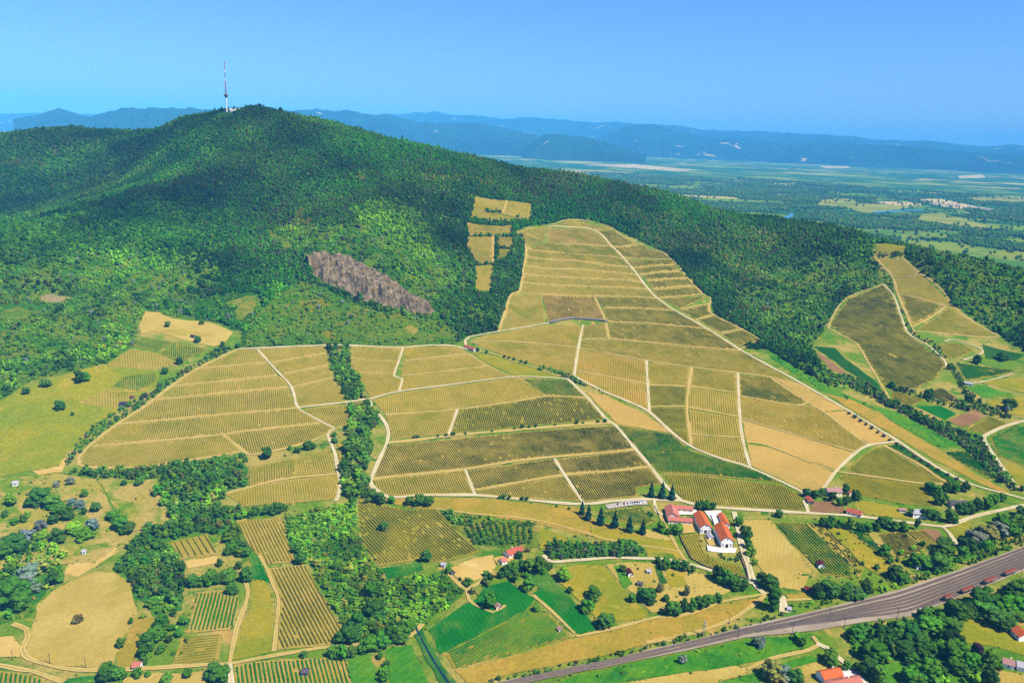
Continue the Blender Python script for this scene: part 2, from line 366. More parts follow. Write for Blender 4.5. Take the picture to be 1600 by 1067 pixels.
mountains('mountain_range',[(-120,190),(-60,180),(0,178),(60,177),(110,178),(180,179),(260,181),(340,184),(420,190)],25500,3600,28,'faint low hills along the horizon at the far left')
# river and pale fields on the plain
water = NB('river_water'); water.b.inputs['Roughness'].default_value = .12; water.b.inputs['Specular IOR Level'].default_value = .5
M_WATER = water.out(water.mix(water.noise(.02,2),lin((46,84,110)),lin((60,100,120))))
def flat_sheet(name, P, mat, z=.6):
    P = np.array(P); c = P.mean(0); B = densify(P,60); B = B+np.stack([N1(B[:,0]/90,B[:,1]/90),N2(B[:,0]/90,B[:,1]/90)],-1)*22
    r = delaunay_2d_cdt([Vector(v) for v in B],[],[list(range(len(B)))],1,1e-4); v = np.array([(a.x-c[0],a.y-c[1],z) for a in r[0]])
    T = np.array([f for f in r[2] if len(f) == 3]); a,b,cc = v[T[:,0]],v[T[:,1]],v[T[:,2]]; f = np.cross(b-a,cc-a)[:,2] < 0; T[f] = T[f][:,::-1]
    return link(name,npmesh(name,v,None,T),mat,None,(c[0],c[1],0))
tag(flat_sheet('river',ground([(1228,349),(1226,340),(1232,334),(1238,333),(1237,341),(1235,349)]),M_WATER,.9),'blue bend of the river on the plain behind the ridge','river',kind='structure')
tag(flat_sheet('river',ground([(1362,331),(1400,328.5),(1440,327.5),(1442,329.5),(1400,331),(1366,333)]),M_WATER,.9),'thin strip of water among the meadows on the right plain','river',kind='structure')
M_MEAD = ground_mat('plain_meadow',(150,160,66),(176,172,86),(120,146,56),s1=.004,s2=.05,s3=.006,bump=0)
M_STRAW = ground_mat('plain_straw',(226,200,140),(236,214,160),None,s1=.004,s2=.05,bump=0)
for i,(P,m,lab) in enumerate([
 ([(1276,312),(1330,311),(1345,318),(1400,320),(1430,324),(1350,333),(1330,327),(1280,322)],M_MEAD,'yellow-green meadow beyond the river bend'),
 ([(1360,315),(1408,315),(1440,318),(1438,322),(1400,321)],M_STRAW,'pale straw strip in the meadows of the right plain'),
 ([(1440,335),(1470,333),(1500,341),(1560,357),(1520,358),(1470,352),(1432,346)],M_MEAD,'broad pale meadow dotted with trees on the right plain'),
 ([(1510,309),(1560,306),(1600,308),(1640,312),(1600,316),(1530,316)],M_MEAD,'yellowish meadow near the right edge of the plain'),
 ([(1420,312),(1470,311),(1520,322),(1560,328),(1545,331),(1480,324)],M_STRAW,'long straw-coloured field speckled with bushes on the right plain'),
 ([(1500,332),(1560,336),(1640,336),(1640,339),(1560,340)],M_MEAD,'thin green strip field beside the right edge of the plain'),
 ([(1310,340),(1340,338),(1342,343),(1316,346)],M_MEAD,'small meadow under the river bend'),
 ([(1520,396),(1570,392),(1640,398),(1640,404),(1560,400)],M_MEAD,'near meadow strip behind the right spur'),
 ([(1075,242),(1105,241),(1215,246),(1216,248.5),(1140,247),(1080,244)],M_STRAW,'bright straw field far out on the plain'),
 ([(910,257.5),(990,257),(1090,266),(1060,268),(960,261)],M_STRAW,'pale built-up strip across the far plain'),
 ([(948,236),(965,233),(985,240),(975,242),(955,240)],M_STRAW,'sandy bare slope at the foot of the far hills'),
 ([(800,232),(825,233),(823,236),(800,235)],M_STRAW,'bright bare field behind the ridge'),
 ([(858,233),(880,234),(882,238),(862,237)],M_STRAW,'bare field under the dark blue hill'),
 ([(1496,275),(1535,273),(1540,278),(1500,279)],M_STRAW,'pale patch in the dark woods of the right plain'),
 ([(1255,246),(1290,246),(1288,248.5),(1256,248)],M_STRAW,'thin bright field in the middle distance of the plain'),
 ([(1280,260),(1325,260),(1328,263),(1290,263)],M_STRAW,'small straw field left of the dark woods'),
 ([(1200,243),(1222,245),(1222,249),(1200,248)],M_STRAW,'bright field end beside the far straw field'),
 ([(20,180),(60,179),(62,182),(24,183)],M_STRAW,'hazy pale fields at the far left'),
 ([(142,192),(150,196),(168,198),(158,199),(146,198)],M_STRAW,'sandy bare strip behind the left ridge'),
 ([(180,177),(205,176),(215,180),(190,181)],M_STRAW,'pale field on the flat-topped hill foot')]):
    tag(flat_sheet('far_field',ground(P),m,.35+.03*i),lab,'field')
# a far village: a scatter of white houses too small to tell apart
V = []; F = []
for (a,b,n) in (((915,258),(1085,267),90),((1345,248),(1395,250),30),((790,232),(850,236),30),((1440,316),(1550,329),70),((20,190),(140,193),40)):
    for i in range(n):
        t = random.random(); p = ground([(a[0]+(b[0]-a[0])*t,a[1]+(b[1]-a[1])*t+random.uniform(-1.2,1.2))])[0]
        w,l,h = random.uniform(8,14),random.uniform(10,22),random.uniform(4,7); z0 = float(hz(*p)); n0 = len(V)
        V += [(p[0]+sx_*w/2,p[1]+sy_*l/2,z0+zz) for zz in (0,h) for sx_,sy_ in ((-1,-1),(1,-1),(1,1),(-1,1))]+[(p[0],p[1]-l/2,z0+h+3),(p[0],p[1]+l/2,z0+h+3)]
        F += [(n0,n0+1,n0+5,n0+4),(n0+1,n0+2,n0+6,n0+5),(n0+2,n0+3,n0+7,n0+6),(n0+3,n0,n0+4,n0+7),(n0+4,n0+5,n0+8,n0+8),(n0+5,n0+6,n0+9,n0+8),(n0+6,n0+7,n0+9,n0+9),(n0+7,n0+4,n0+8,n0+9)]
me = bpy.data.meshes.new('far_village'); me.from_pydata(V,[],[tuple(dict.fromkeys(f)) for f in F]); me.update()
tag(link('far_village',me,flat_mat('village_white',(226,216,200))),'specks of white houses scattered over the far plain','village',kind='stuff')

# the air
hb = [(-72000,-7000,-60),(72000,-7000,-60),(72000,31800,-60),(-72000,31800,-60)]
me = bpy.data.meshes.new('haze'); me.from_pydata([(a,b,z) for z in (-60,1010) for a,b,_ in hb],[],[(3,2,1,0),(4,5,6,7),(0,1,5,4),(1,2,6,5),(2,3,7,6),(3,0,4,7)]); me.update()
hm = bpy.data.materials.new('haze_air'); hm.use_nodes = True; hm.node_tree.nodes.remove(hm.node_tree.nodes['Principled BSDF'])
pv = hm.node_tree.nodes.new('ShaderNodeVolumePrincipled'); pv.inputs['Density'].default_value = 4.7e-5; pv.inputs['Color'].default_value = (.11,.54,1.0,1); pv.inputs['Anisotropy'].default_value = -0.3
hm.node_tree.links.new(pv.outputs[0],hm.node_tree.nodes['Material Output'].inputs['Volume'])
tag(link('haze',me,hm),'pale blue haze over the whole valley','haze',kind='stuff')
# ------------------------------------------------------------------ roads and tracks (photo points, surveyed onto the ground)
M_ROAD = ground_mat('gravel_road',(226,208,166),(236,222,186),None,s1=.05,s2=.8,speck=.25,bump=.1)
M_TRACK = ground_mat('earth_track',(216,186,122),(226,198,138),(192,172,98),s1=.05,s2=.6,s3=.06,speck=.3,bump=.1)
M_MID = ground_mat('track_grass',(204,180,108),(190,170,94),(172,160,80),s1=.05,s2=.6,s3=.05,speck=.4,bump=.1)
M_ROADMID = ground_mat('road_crown',(214,196,152),(226,208,168),(190,176,120),s1=.05,s2=.6,s3=.04,speck=.35,bump=.1)
ROADS = [  # (photo line, width m, surface, label)
 ([(856,353),(926,359),(957,386),(991,423),(1028,467),(1104,513.5),(1157,547),(1200,571),(1248,597),(1324,641),(1386,679),(1404,690),(1459,727),(1518,757),(1580,774),(1640,790)],4.2,'r','long straight white road running diagonally down the big vineyard'),
 ([(578,753),(584,763),(607,777),(640,776),(660,774),(700,774),(740,774),(780,777),(840,783),(910,788),(960,783),(1005,780),(1022,781)],4.5,'r','white road under the dark vineyard strips'),
 ([(1022,781),(1045,782),(1063,782),(1080,787),(1120,793),(1180,797),(1262,802),(1330,806),(1375,811),(1420,817),(1476,823),(1496,817),(1527,806),(1585,793),(1640,780)],5,'r','white road past the winery to the right edge'),
 ([(1472,823),(1484,834),(1494,850),(1506,862)],4,'r','short road branch down to the railway'),
 ([(523,671),(512,679),(523,708),(528,737),(531,757),(528,778),(524,783)],3.4,'r','white track along the right side of the lower left vineyard'),
 ([(467,637),(540,629),(575,625),(582,640),(597,654),(606,671),(605,690),(588,729),(578,753)],3.6,'r','white track winding down beside the wooded gully'),
 ([(371,546),(400,544.5),(508,540),(548,540),(628,543),(670,540),(700,540),(716,542),(729,546)],3.6,'r','white track along the top of the two middle vineyards'),
 ([(716,542),(763,572),(800,588),(811,590)],2.6,'t','earth track slanting down right of the middle vineyard'),
 ([(578,624),(624,612),(700,602),(800,589.5),(850,590),(887,592.5)],3.2,'r','track crossing the middle vineyard to the hedge'),
 ([(887,592),(918,622),(949,657),(962,665),(993,702),(1016,729),(1038,757),(1063,781)],4,'r','white track down to the winery past the orange field'),
 ([(897,588),(946,613),(980,627),(1014,644),(1051,677),(1082,699),(1130,718),(1172,731),(1253,769),(1258,785),(1263,801)],4,'r','white track under the foot of the big vineyard'),
 ([(630,543),(622,568),(616,588),(628,592),(624,611)],3,'r','short crooked white track in the middle vineyard'),
 ([(911,508),(904,543),(897,587)],3.4,'r','short steep track below the retaining wall'),
 ([(1010,564),(1012,600),(1014.5,643)],3.4,'r','straight track between the orange and the yellow plots'),
 ([(1153,583),(1154,615),(1156,651),(1161,690),(1172,730)],3.6,'r','long straight track right of the golden plots'),
 ([(1081,574),(1076,605),(1073,636),(1076,665),(1080,696)],3.2,'t','grassy track between the dark and the golden plots'),
 ([(1253,768),(1275,768),(1287,763),(1306,737),(1338,707),(1358,696),(1378,693),(1402,690)],3.6,'r','white track around the two bare tan fields'),
 ([(402,546),(430,577),(455,605),(465,636),(485,650),(523,670)],3.0,'r','white track splitting the left vineyard'),
 ([(371,546),(329,566),(292,586),(264,606),(242,623),(216,642),(183,663),(150,688),(127,710),(123,721),(134,730),(202,731.5),(237,728.5),(320,716),(378,706)],3.4,'t','pale track around the rounded outer edge of the left vineyard'),
 ([(378,706),(390,711),(435,703.5),(481,691),(512,679)],3.2,'t','pale track along the bottom of the left vineyard'),
 ([(349,680),(386,709)],2.6,'t','short cut through the lowest left vineyard strip'),
 ([(715,640),(701,679)],3,'r','short white cut left of the dark speckled plot'),
 ([(727,734),(742,773)],3,'r','short white cut through the lower dark strips'),
 ([(866,717),(882,742),(911,786)],3,'r','white cut through the lower dark strips nearer the winery'),
 ([(605,692),(640,689),(708,680.5),(817,671),(900,664),(957,660)],6,'t','broad pale track lined with small bushes'),
 ([(582,749),(640,742.5),(727,733.5),(819,719),(960,706.5),(991,703)],4,'t','pale track under the broad dark strip'),
 ([(743,766),(880,743),(960,736),(1016,729)],3.4,'t','lowest pale track between the dark strips'),
 ([(779,518),(790,485),(798,461),(811,456),(817,425),(822,389),(808,361)],3.6,'t','sandy track up the left edge of the big vineyard'),
 ([(729,546),(727,532),(733,527),(781,518),(858,505)],3.2,'r','white bend at the red-roofed hut'),
 ([(729,546),(771,553),(800,564),(839,575),(870,586),(897,588)],2.6,'t','track below the hedge at the foot of the upper vineyard'),
 ([(1036,394),(1061,417),(1073,433),(1099,460),(1110,467),(1108,483),(1115,492),(1160,515),(1186,533),(1155,546)],3.4,'t','pale track along the forest edge of the big vineyard'),
 ([(859,351),(893,343.5),(952,354.5),(980,374),(1036,394)],3,'t','track along the very top of the big vineyard'),
 ([(1203,589),(1262,629),(1287,644),(1332,678),(1356,695)],3.4,'t','pale track left of the two orange strips'),
 ([(1380,696),(1430,722),(1485,756),(1520,758)],4,'t','pale track between the two green wedge vineyards'),
 ([(1308,737),(1322,739),(1400,750),(1445,756),(1486,757)],4,'t','pale track across the corner vineyard by the farm'),
 ([(1367,402),(1394,433),(1402,458),(1425,512),(1432,520)],3.4,'t','pale track down the left side of the spur vineyard'),
 ([(1410,402),(1442,430),(1470,452),(1492,481),(1520,502),(1562,526)],3.2,'t','pale track down the right side of the spur vineyard'),
 ([(1430,518),(1480,522),(1560,527)],3,'t','track along the foot of the spur vineyard'),
 ([(1380,444),(1397,464),(1410,500),(1421,523),(1450,540),(1474,562),(1479,574)],3,'r','white track along the right edge of the terraced vineyard'),
 ([(1380,444),(1324,466),(1296,507),(1304,518),(1330,532),(1342,542),(1362,576),(1390,623)],3,'t','earth track round the left of the terraced vineyard'),
 ([(1476,534),(1492,531),(1526,542),(1536,550),(1523,557),(1505,563)],2.6,'r','white switchback on the right spur'),
 ([(1583,584),(1560,591),(1529,598),(1506,599)],2.4,'r','white path to the hut on the right spur'),
 ([(1640,650),(1600,658),(1569,667),(1541,680),(1538,688),(1556,716),(1583,753),(1590,762)],4.5,'r','white country road bending at the right edge'),
 ([(1147,800),(1155,835),(1160,856),(1170,885),(1176,906),(1183,919),(1196,929)],5,'r','road along the winery wall down to the junction'),
 ([(1196,930),(1170,951),(1143,968),(1102,984),(1062,994),(1010,1004)],3,'t','sandy track beside the railway bank'),
 ([(1200,926),(1222,934),(1224,945),(1225,957)],6,'r','sandy crossing approach at the railway'),
 ([(1222,938),(1250,937),(1268,936)],3,'t','sandy path to the red hut'),
 ([(1196,928),(1130,940),(1100,951),(1060,963),(1030,964),(960,982),(900,995)],2.6,'t','thin field path above the orange dry strip'),
 ([(849,868),(860,878),(910,875),(960,872),(1001,873),(1037,874),(1074,881),(1115,893),(1150,905),(1178,912)],3.6,'r','lane behind the long hedge'),
 ([(1022,790),(1035,812),(1050,840),(1060,860),(1074,880)],3,'t','grassy lane down from the car park'),
 ([(1022,781),(1026,800),(1040,806)],3.4,'r','drive into the winery yard'),
 ([(-40,1036),(0,1040),(30,1046),(51,1049),(81,1060),(100,1066)],4,'t','sandy road at the bottom left corner'),
 ([(20,975),(42,984),(43,995),(39,1025),(102,1045),(175,1047),(224,1045),(320,1039),(359,1037),(426,1025),(513,1011),(562,1008),(600,1006),(642,993),(660,975)],3.4,'t','sandy lane along the bottom plots'),
 ([(359,1037),(361,1058),(362,1085)],4,'r','lane running out of the bottom edge'),
 ([(372,888),(385,913),(387,931),(378,960),(369,984),(359,1036)],3,'t','bent earth lane between bottom plots'),
 ([(405,868),(416,887),(428,917),(435,937),(432,980),(428,1018)],2.6,'t','earth path beside the long bottom vineyard'),
 ([(770,893),(746,912),(730,922),(707,903),(700,895)],3.6,'t','sandy farm track forked below the red farmhouse'),
 ([(730,922),(733,938),(752,950),(770,957),(790,946)],2.6,'t','path round the tree in the green field'),
 ([(833,930),(862,955),(898,990)],2.8,'t','path between the two bright green fields'),
 ([(1167,1046),(1206,1029),(1261,1017),(1280,1008),(1270,994)],3,'t','sandy path below the railway'),
 ([(1276,1006),(1290,1012),(1308,1027),(1333,1047),(1353,1068),(1368,1086)],4,'r','pale lane to the orange-roofed house at the bottom'),
 ([(680,795),(740,803),(830,812),(905,830),(960,846),(1040,858),(1060,862)],2.4,'t','faint ochre path across the dry slope'),
]
HEADLANDS = {'left vineyard':[[(304,577),(417,567)],[(267,604),(434,587)],[(242,625),(450,605)],[(183,663),(400,643.5),(466,637.5)],[(144,698),(320,682),(351,678.5),(501,661)],[(425,567),(510,552)],[(442,585),(513,571)],[(457,605),(519,591)],[(350,772),(388,762),(448,748.5),(527,741)]],
 'middle vineyard':[[(632,564),(735,553)],[(626,588),(763,572)],[(602,648),(714,639.5),(800,628.5),(856,619.5),(918,622)]],
 'big vineyard':[[(822,389),(880,395.5),(974,404)],[(974,402.5),(1047,406)],[(858,380),(957,386)],[(822,402),(983,418)],[(821,415),(994,429)],[(819,428),(1006,441)],[(815,442),(1018,453)],[(811,457),(847,460),(929,463),(1028,467)],[(986,418),(1053,414)],[(1000,429),(1061,424)],[(1011,439),(1073,435)],[(1020,452),(1084,447)],[(1028,467),(1098,460)],
  [(942,482),(1058,486)],[(950,503.5),(1104,513.5)],[(929,463),(946,501),(951,530)],[(735,534),(800,534),(904,542.5)],[(909,531),(951,530),(1050,539),(1157,548)],[(904,544),(1011,564),(1081,574),(1153,583),(1203,589)],[(900,579),(1011,600)],[(1014,602),(1075,604.5),(1153,614)],[(1016,636),(1073,636),(1155,652)],[(1080,679),(1159,684)],[(1156,619),(1200,627),(1245,634),(1262,630)],[(1158,654),(1280,690),(1338,707)],[(1166,691),(1199,696),(1280,728),(1306,737)],[(1064,484),(1108,474)],[(1087,500),(1115,492)],[(1127,521),(1160,515)],[(960,386),(996,382)]],
 'clearing vineyard':[[(740,329),(800,336),(826,345)],[(771,369),(771,412)],[(793,313),(785,333)]],
 'spur vineyard':[[(1395,433),(1442,430)],[(1403,459),(1477,479)],[(1477,480),(1427,511)]]}
_ord = 'first second third fourth fifth sixth seventh eighth ninth tenth eleventh twelfth thirteenth fourteenth fifteenth sixteenth seventeenth eighteenth nineteenth twentieth'.split(); _ord += ['twenty-'+o_ for o_ in _ord[:9]]+['thirtieth','thirty-first']
for blk,ls in HEADLANDS.items():
    for i,l in enumerate(ls): ROADS.append((l,2.9,'t',f'{_ord[i]} narrow tan headland track across the {blk}'))
ROAD_LINES = []
for i,(p,w,s,lab) in enumerate(ROADS):
    L = smooth_line(ground(p),7); ROAD_LINES.append((L,w))
    tag(ribbon('road' if s == 'r' else 'track',L,w,M_ROAD if s == 'r' else M_TRACK,.62+.012*(i%9)+(.12 if s == 'r' else 0),mid=M_MID if s == 't' else M_ROADMID),lab,'road' if s == 'r' else 'track',kind='structure')

# minor headland tracks inside blocks: no vines grow on them
CUTS = [([(549,560),(619,565)],2),([(557,581),(616,584)],2),([(824,366),(852,377)],2.5),([(735,343),(828,347)],4),
 ([(1403,459),(1477,479)],3),([(1427,511),(1477,480)],3),([(462,717),(462,748)],2.5)]
CUT_LINES = [(densify(ground(p),10,False),w) for p,w in CUTS]

# ------------------------------------------------------------------ plots
SOIL = {
 'tan':ground_mat('vine_soil',(190,166,94),(176,158,82),(154,148,66),s1=.03,s2=.5,s3=.02,speck=.4),
 'pink':ground_mat('vine_soil_reddish',(192,158,98),(182,154,84),(160,144,74),s1=.03,s2=.5,s3=.02,speck=.4),
 'grass':ground_mat('vine_soil_grassy',(164,152,72),(146,142,60),(180,162,86),s1=.03,s2=.5,s3=.02,speck=.4)}
def vine_mat(n, a, b, c=None):
    k = NB('vines_'+n); col = k.mix(k.ramp(k.noise(.022,4,.6),.4,.6),lin(a),lin(b))
    if c: col = k.mix(k.ramp(k.noise(.015,4,.6,dist=.7),.54,.64),col,lin(c))
    v = k.ramp(k.noise(.7,3,.7),.3,.7); col = k.mix(1.0,col,k.mix(v,(.9,.92,.9),(1.58,1.58,1.45)),'MULTIPLY')
    return k.out(col)
VINE = {'gold':vine_mat('gold',(148,138,46),(130,130,44),(168,150,44)),'olive':vine_mat('olive',(112,112,40),(132,126,46),(98,106,40)),
 'dark':vine_mat('dark',(78,86,32),(92,96,38),(112,110,42)),'green':vine_mat('green',(38,96,30),(58,112,34),(80,120,40)),
 'pale':vine_mat('pale',(140,134,58),(122,126,50),None),'orange':vine_mat('orange',(156,138,44),(176,140,44),(190,134,40)),'yellow':vine_mat('yellow',(166,150,36),(142,138,38),(184,160,40))}
PLAIN_M = {
 'undergrowth':ground_mat('green_undergrowth',(62,118,28),(90,136,36),(118,134,52),s1=.04,s2=.4,s3=.03,speck=.6),
 'drypatch':ground_mat('dry_patchy',(192,170,104),(172,162,82),(118,146,48),s1=.03,s2=.3,s3=.035,speck=.5,cth=(.48,.62)),
 'wildgrass':ground_mat('wild_bright_grass',(82,124,22),(114,130,32),(144,132,54),s1=.03,s2=.3,s3=.025,speck=.65),
 'straw':ground_mat('stubble',(206,182,110),(194,170,98),(182,164,86),s1=.02,s2=.3,s3=.015,speck=.28,lines=(.35,3.5,.035)),
 'bare':ground_mat('bare_earth',(210,176,108),(200,168,100),(190,164,98),s1=.015,s2=.2,s3=.01,speck=.22,lines=(.5,3.5,.03)),
 'meadow':ground_mat('dry_meadow',(172,158,70),(146,150,54),(190,166,80),s1=.025,s2=.3,s3=.02,speck=.4),
 'lawn':ground_mat('meadow_green',(166,160,64),(140,152,46),(186,164,80),s1=.014,s2=.25,s3=.02,speck=.55),
 'crop':ground_mat('green_crop',(30,112,22),(50,124,34),(106,140,62),s1=.025,s2=.4,s3=.02,speck=.4,cth=(.5,.7),lines=(-.45,4,.09)),
 'bright':ground_mat('bright_crop',(78,140,28),(104,150,38),(62,122,30),s1=.04,s2=.4,s3=.03,speck=.5,lines=(.6,6,.06)),
 'scrub':ground_mat('scrub_ground',(98,128,40),(128,138,52),(170,150,84),s1=.03,s2=.3,s3=.02,speck=.5),
 'ochre':ground_mat('dry_ochre',(190,160,84),(168,152,72),(204,160,88),s1=.03,s2=.3,s3=.025,speck=.45),
 'dirt':ground_mat('pale_dirt',(224,192,124),(214,182,112),(232,204,140),s1=.03,s2=.4,s3=.03,speck=.25),
 'brown':ground_mat('brown_earth',(150,116,84),(164,128,90),(176,146,90),s1=.03,s2=.4,s3=.03,speck=.3),
 'rows':ground_mat('row_crop',(120,140,48),(150,150,64),(96,130,44),s1=.03,s2=.3,s3=.02,speck=.4),
 'dgreen':ground_mat('dark_crop',(44,92,34),(62,104,40),(80,112,44),s1=.02,s2=.4,s3=.02,speck=.4)}

def rows_in(P, ang, spacing):
    """row segments (world xy) filling polygon P along direction ang"""
    c,s = math.cos(ang),math.sin(ang); Q = np.stack([P[:,0]*c+P[:,1]*s,-P[:,0]*s+P[:,1]*c],-1); out = []
    v = Q[:,1].min()+spacing*.6
    while v < Q[:,1].max():
        xsn = []
        for i in range(len(Q)):
            a,b = Q[i],Q[(i+1)%len(Q)]
            if (a[1] > v) != (b[1] > v): xsn.append(a[0]+(b[0]-a[0])*(v-a[1])/(b[1]-a[1]))
        xsn.sort()
        for a,b in zip(xsn[::2],xsn[1::2]):
            if b-a > 8: out.append((a+2.5,b-2.5,v))
        v += spacing
    return out,c,s
ALL_LINES = [(L,w/2+1.2) for L,w in ROAD_LINES]+[(L,w/2+.6) for L,w in CUT_LINES]
TRI = [0]
def vine_rows(root, P, ang, mat, spacing=2.4, w=.95, h=.62, step=3.0, gap=.004, name='vine_rows', off=.15):
    segs,c,s = rows_in(P,ang,spacing); V = []; Fs = []; n0 = 0
    lo = P.min(0)-5; hi = P.max(0)+5
    near = [(L[np.all((L > lo-40)&(L < hi+40),axis=1)],w_) for L,w_ in ALL_LINES]; near = [(L,w_) for L,w_ in near if len(L) > 1]
    for (a,b,v) in segs:
        n = max(2,int((b-a)/step)+1); t = np.linspace(a,b,n)+rng.uniform(-.3,.3,n)*step; vv = v+rng.normal(0,.07,n)
        x = t*c-vv*s; y = t*s+vv*c; ww = w/2*rng.uniform(.75,1.2,n); hh = h*rng.uniform(.75,1.15,n)
        weak = .5+N2(x/9,y/9)+.35*N1(x/31,y/31)*2; hh *= np.clip(.75+weak*.5,.5,1.2); ww *= np.clip(.75+weak*.5,.5,1.2)
        z = hz(x,y)+off
        V.append(np.stack([np.stack([x+s*ww,y-c*ww,z],-1),np.stack([x+s*ww*.55,y-c*ww*.55,z+hh],-1),np.stack([x-s*ww*.55,y+c*ww*.55,z+hh*rng.uniform(.75,1,n)],-1),np.stack([x-s*ww,y+c*ww,z],-1)],1))
        ok = np.ones(n,bool)
        for L,w_ in near: ok &= segdist(x,y,L) > w_
        ok &= rng.random(n) > gap
        i = np.nonzero(ok[:-1]&ok[1:])[0]*4+n0
        for j in range(3): Fs.append(np.stack([i+j,i+4+j,i+5+j,i+1+j],-1))
        n0 += n*4
    if not V: return
    V = np.concatenate(V).reshape(-1,3); Fs = np.concatenate(Fs); used = np.unique(Fs); re = np.zeros(len(V),np.int32); re[used] = np.arange(len(used))
    o0 = np.array(root.location); me = npmesh(name,V[used]-o0,re[Fs]); TRI[0] += len(Fs)*2
    o = link(name,me,mat,root); o['kind'] = 'stuff'; return o
def slope_dir(P):
    c = P.mean(0); e = 25; gx = hz(c[0]+e,c[1])-hz(c[0]-e,c[1]); gy = hz(c[0],c[1]+e)-hz(c[0],c[1]-e); return math.atan2(gy,gx)
def pdir(a, b):
    g = ground([a,b]); return math.atan2(g[1,1]-g[0,1],g[1,0]-g[0,0])
PLOTS = []      # world polygons of every plot, used to keep trees off them
_pi = [0]
def plot(kind, label, P, d=None, soil='tan', sp=2.4, **kw):
    W_ = ground(P); _pi[0] += 1; off = .25+.03*(_pi[0]%9)
    far = np.hypot(*W_.mean(0))
    if kind in VINE:
        o = drape('vineyard_plot',W_,SOIL[soil],off,step=10,jit=.8); PLOTS.append(W_)
        tag(o,label,'vineyard','vineyard plots')
        ang = slope_dir(W_) if d is None else pdir(*d)
        for k_,(w_,h_) in {'dark':(1.3,.9),'green':(1.4,.9),'olive':(1.08,.72)}.items():
            if kind == k_: kw.setdefault('w',w_); kw.setdefault('h',h_)
        vine_rows(o,W_,ang,VINE[kind],sp,step=2.6 if far < 900 else 4.0 if far < 1250 else 5.5,off=off,**kw)
    else:
        o = drape('field',W_,PLAIN_M[kind],off,step=7,jit=9 if kind == 'wildgrass' else 1.5); PLOTS.append(W_); tag(o,label,'field','open fields')
    return o,W_
def plots(*rows):
    for r in rows: plot(*r[:3],**(r[3] if len(r) > 3 else {}))
DA = {'d':((300,640),(312,690))}
# left vineyard
plots(
 ('pale','topmost short strip of the left vineyard, at the head of its curved track',[(371,547),(402,547),(417,567),(304,577),(329,566)]),
 ('pale','second strip from the top of the left vineyard',[(304,577),(417,567),(434,587),(267,604),(292,586)]),
 ('pale','third strip from the top of the left vineyard',[(267,604),(434,587),(450,605),(242,625)]),
 ('olive','wide fourth strip of the left vineyard',[(242,625),(450,605),(464,637),(400,644),(183,663),(216,642)]),
 ('olive','fifth strip of the left vineyard, just above the lowest one',[(183,663),(400,644),(466,638),(485,650),(501,661),(351,679),(144,698),(160,680)]),
 ('olive','lowest strip of the left vineyard with the rounded left end',[(144,698),(349,680),(386,707),(320,716),(237,728),(202,731),(134,730),(124,721),(127,710)]),
 ('olive','lowest strip of the left vineyard right of the short cut',[(349,680),(501,661),(522,670),(481,690),(435,703),(388,710)]),
 ('gold','topmost plot right of the white track in the left vineyard',[(402,546),(508,541),(510,552),(425,567)]),
 ('gold','second plot right of the white track in the left vineyard',[(425,567),(510,552),(513,571),(442,585)]),
 ('gold','third plot right of the white track in the left vineyard',[(442,585),(513,571),(519,591),(457,605)]),
 ('gold','large fourth plot right of the white track, beside the wooded gully',[(457,605),(519,591),(540,628),(467,637)]),
 ('olive','small corner plot at the lower right of the left vineyard',[(475,640),(541,632),(549,660),(523,669)]),
 ('olive','upper left plot of the small lower vineyard',[(389,731),(461,717),(462,746),(388,761)],{'d':((420,727),(421,752))}),
 ('pale','upper right plot of the small lower vineyard',[(461,717),(514,701),(526,740),(462,746)],{'d':((495,712),(502,738))}),
 ('gold','wedge-shaped bottom plot of the small lower vineyard',[(352,772),(388,763),(462,749),(527,742),(531,756),(527,779),(444,787),(383,791)],{'d':((440,752),(444,786))}),
 ('gold','tiny striped vineyard left of the gully trees',[(526,694),(543,690),(542,716),(530,722)],{'d':((535,694),(537,716)),'sp':3.2}))
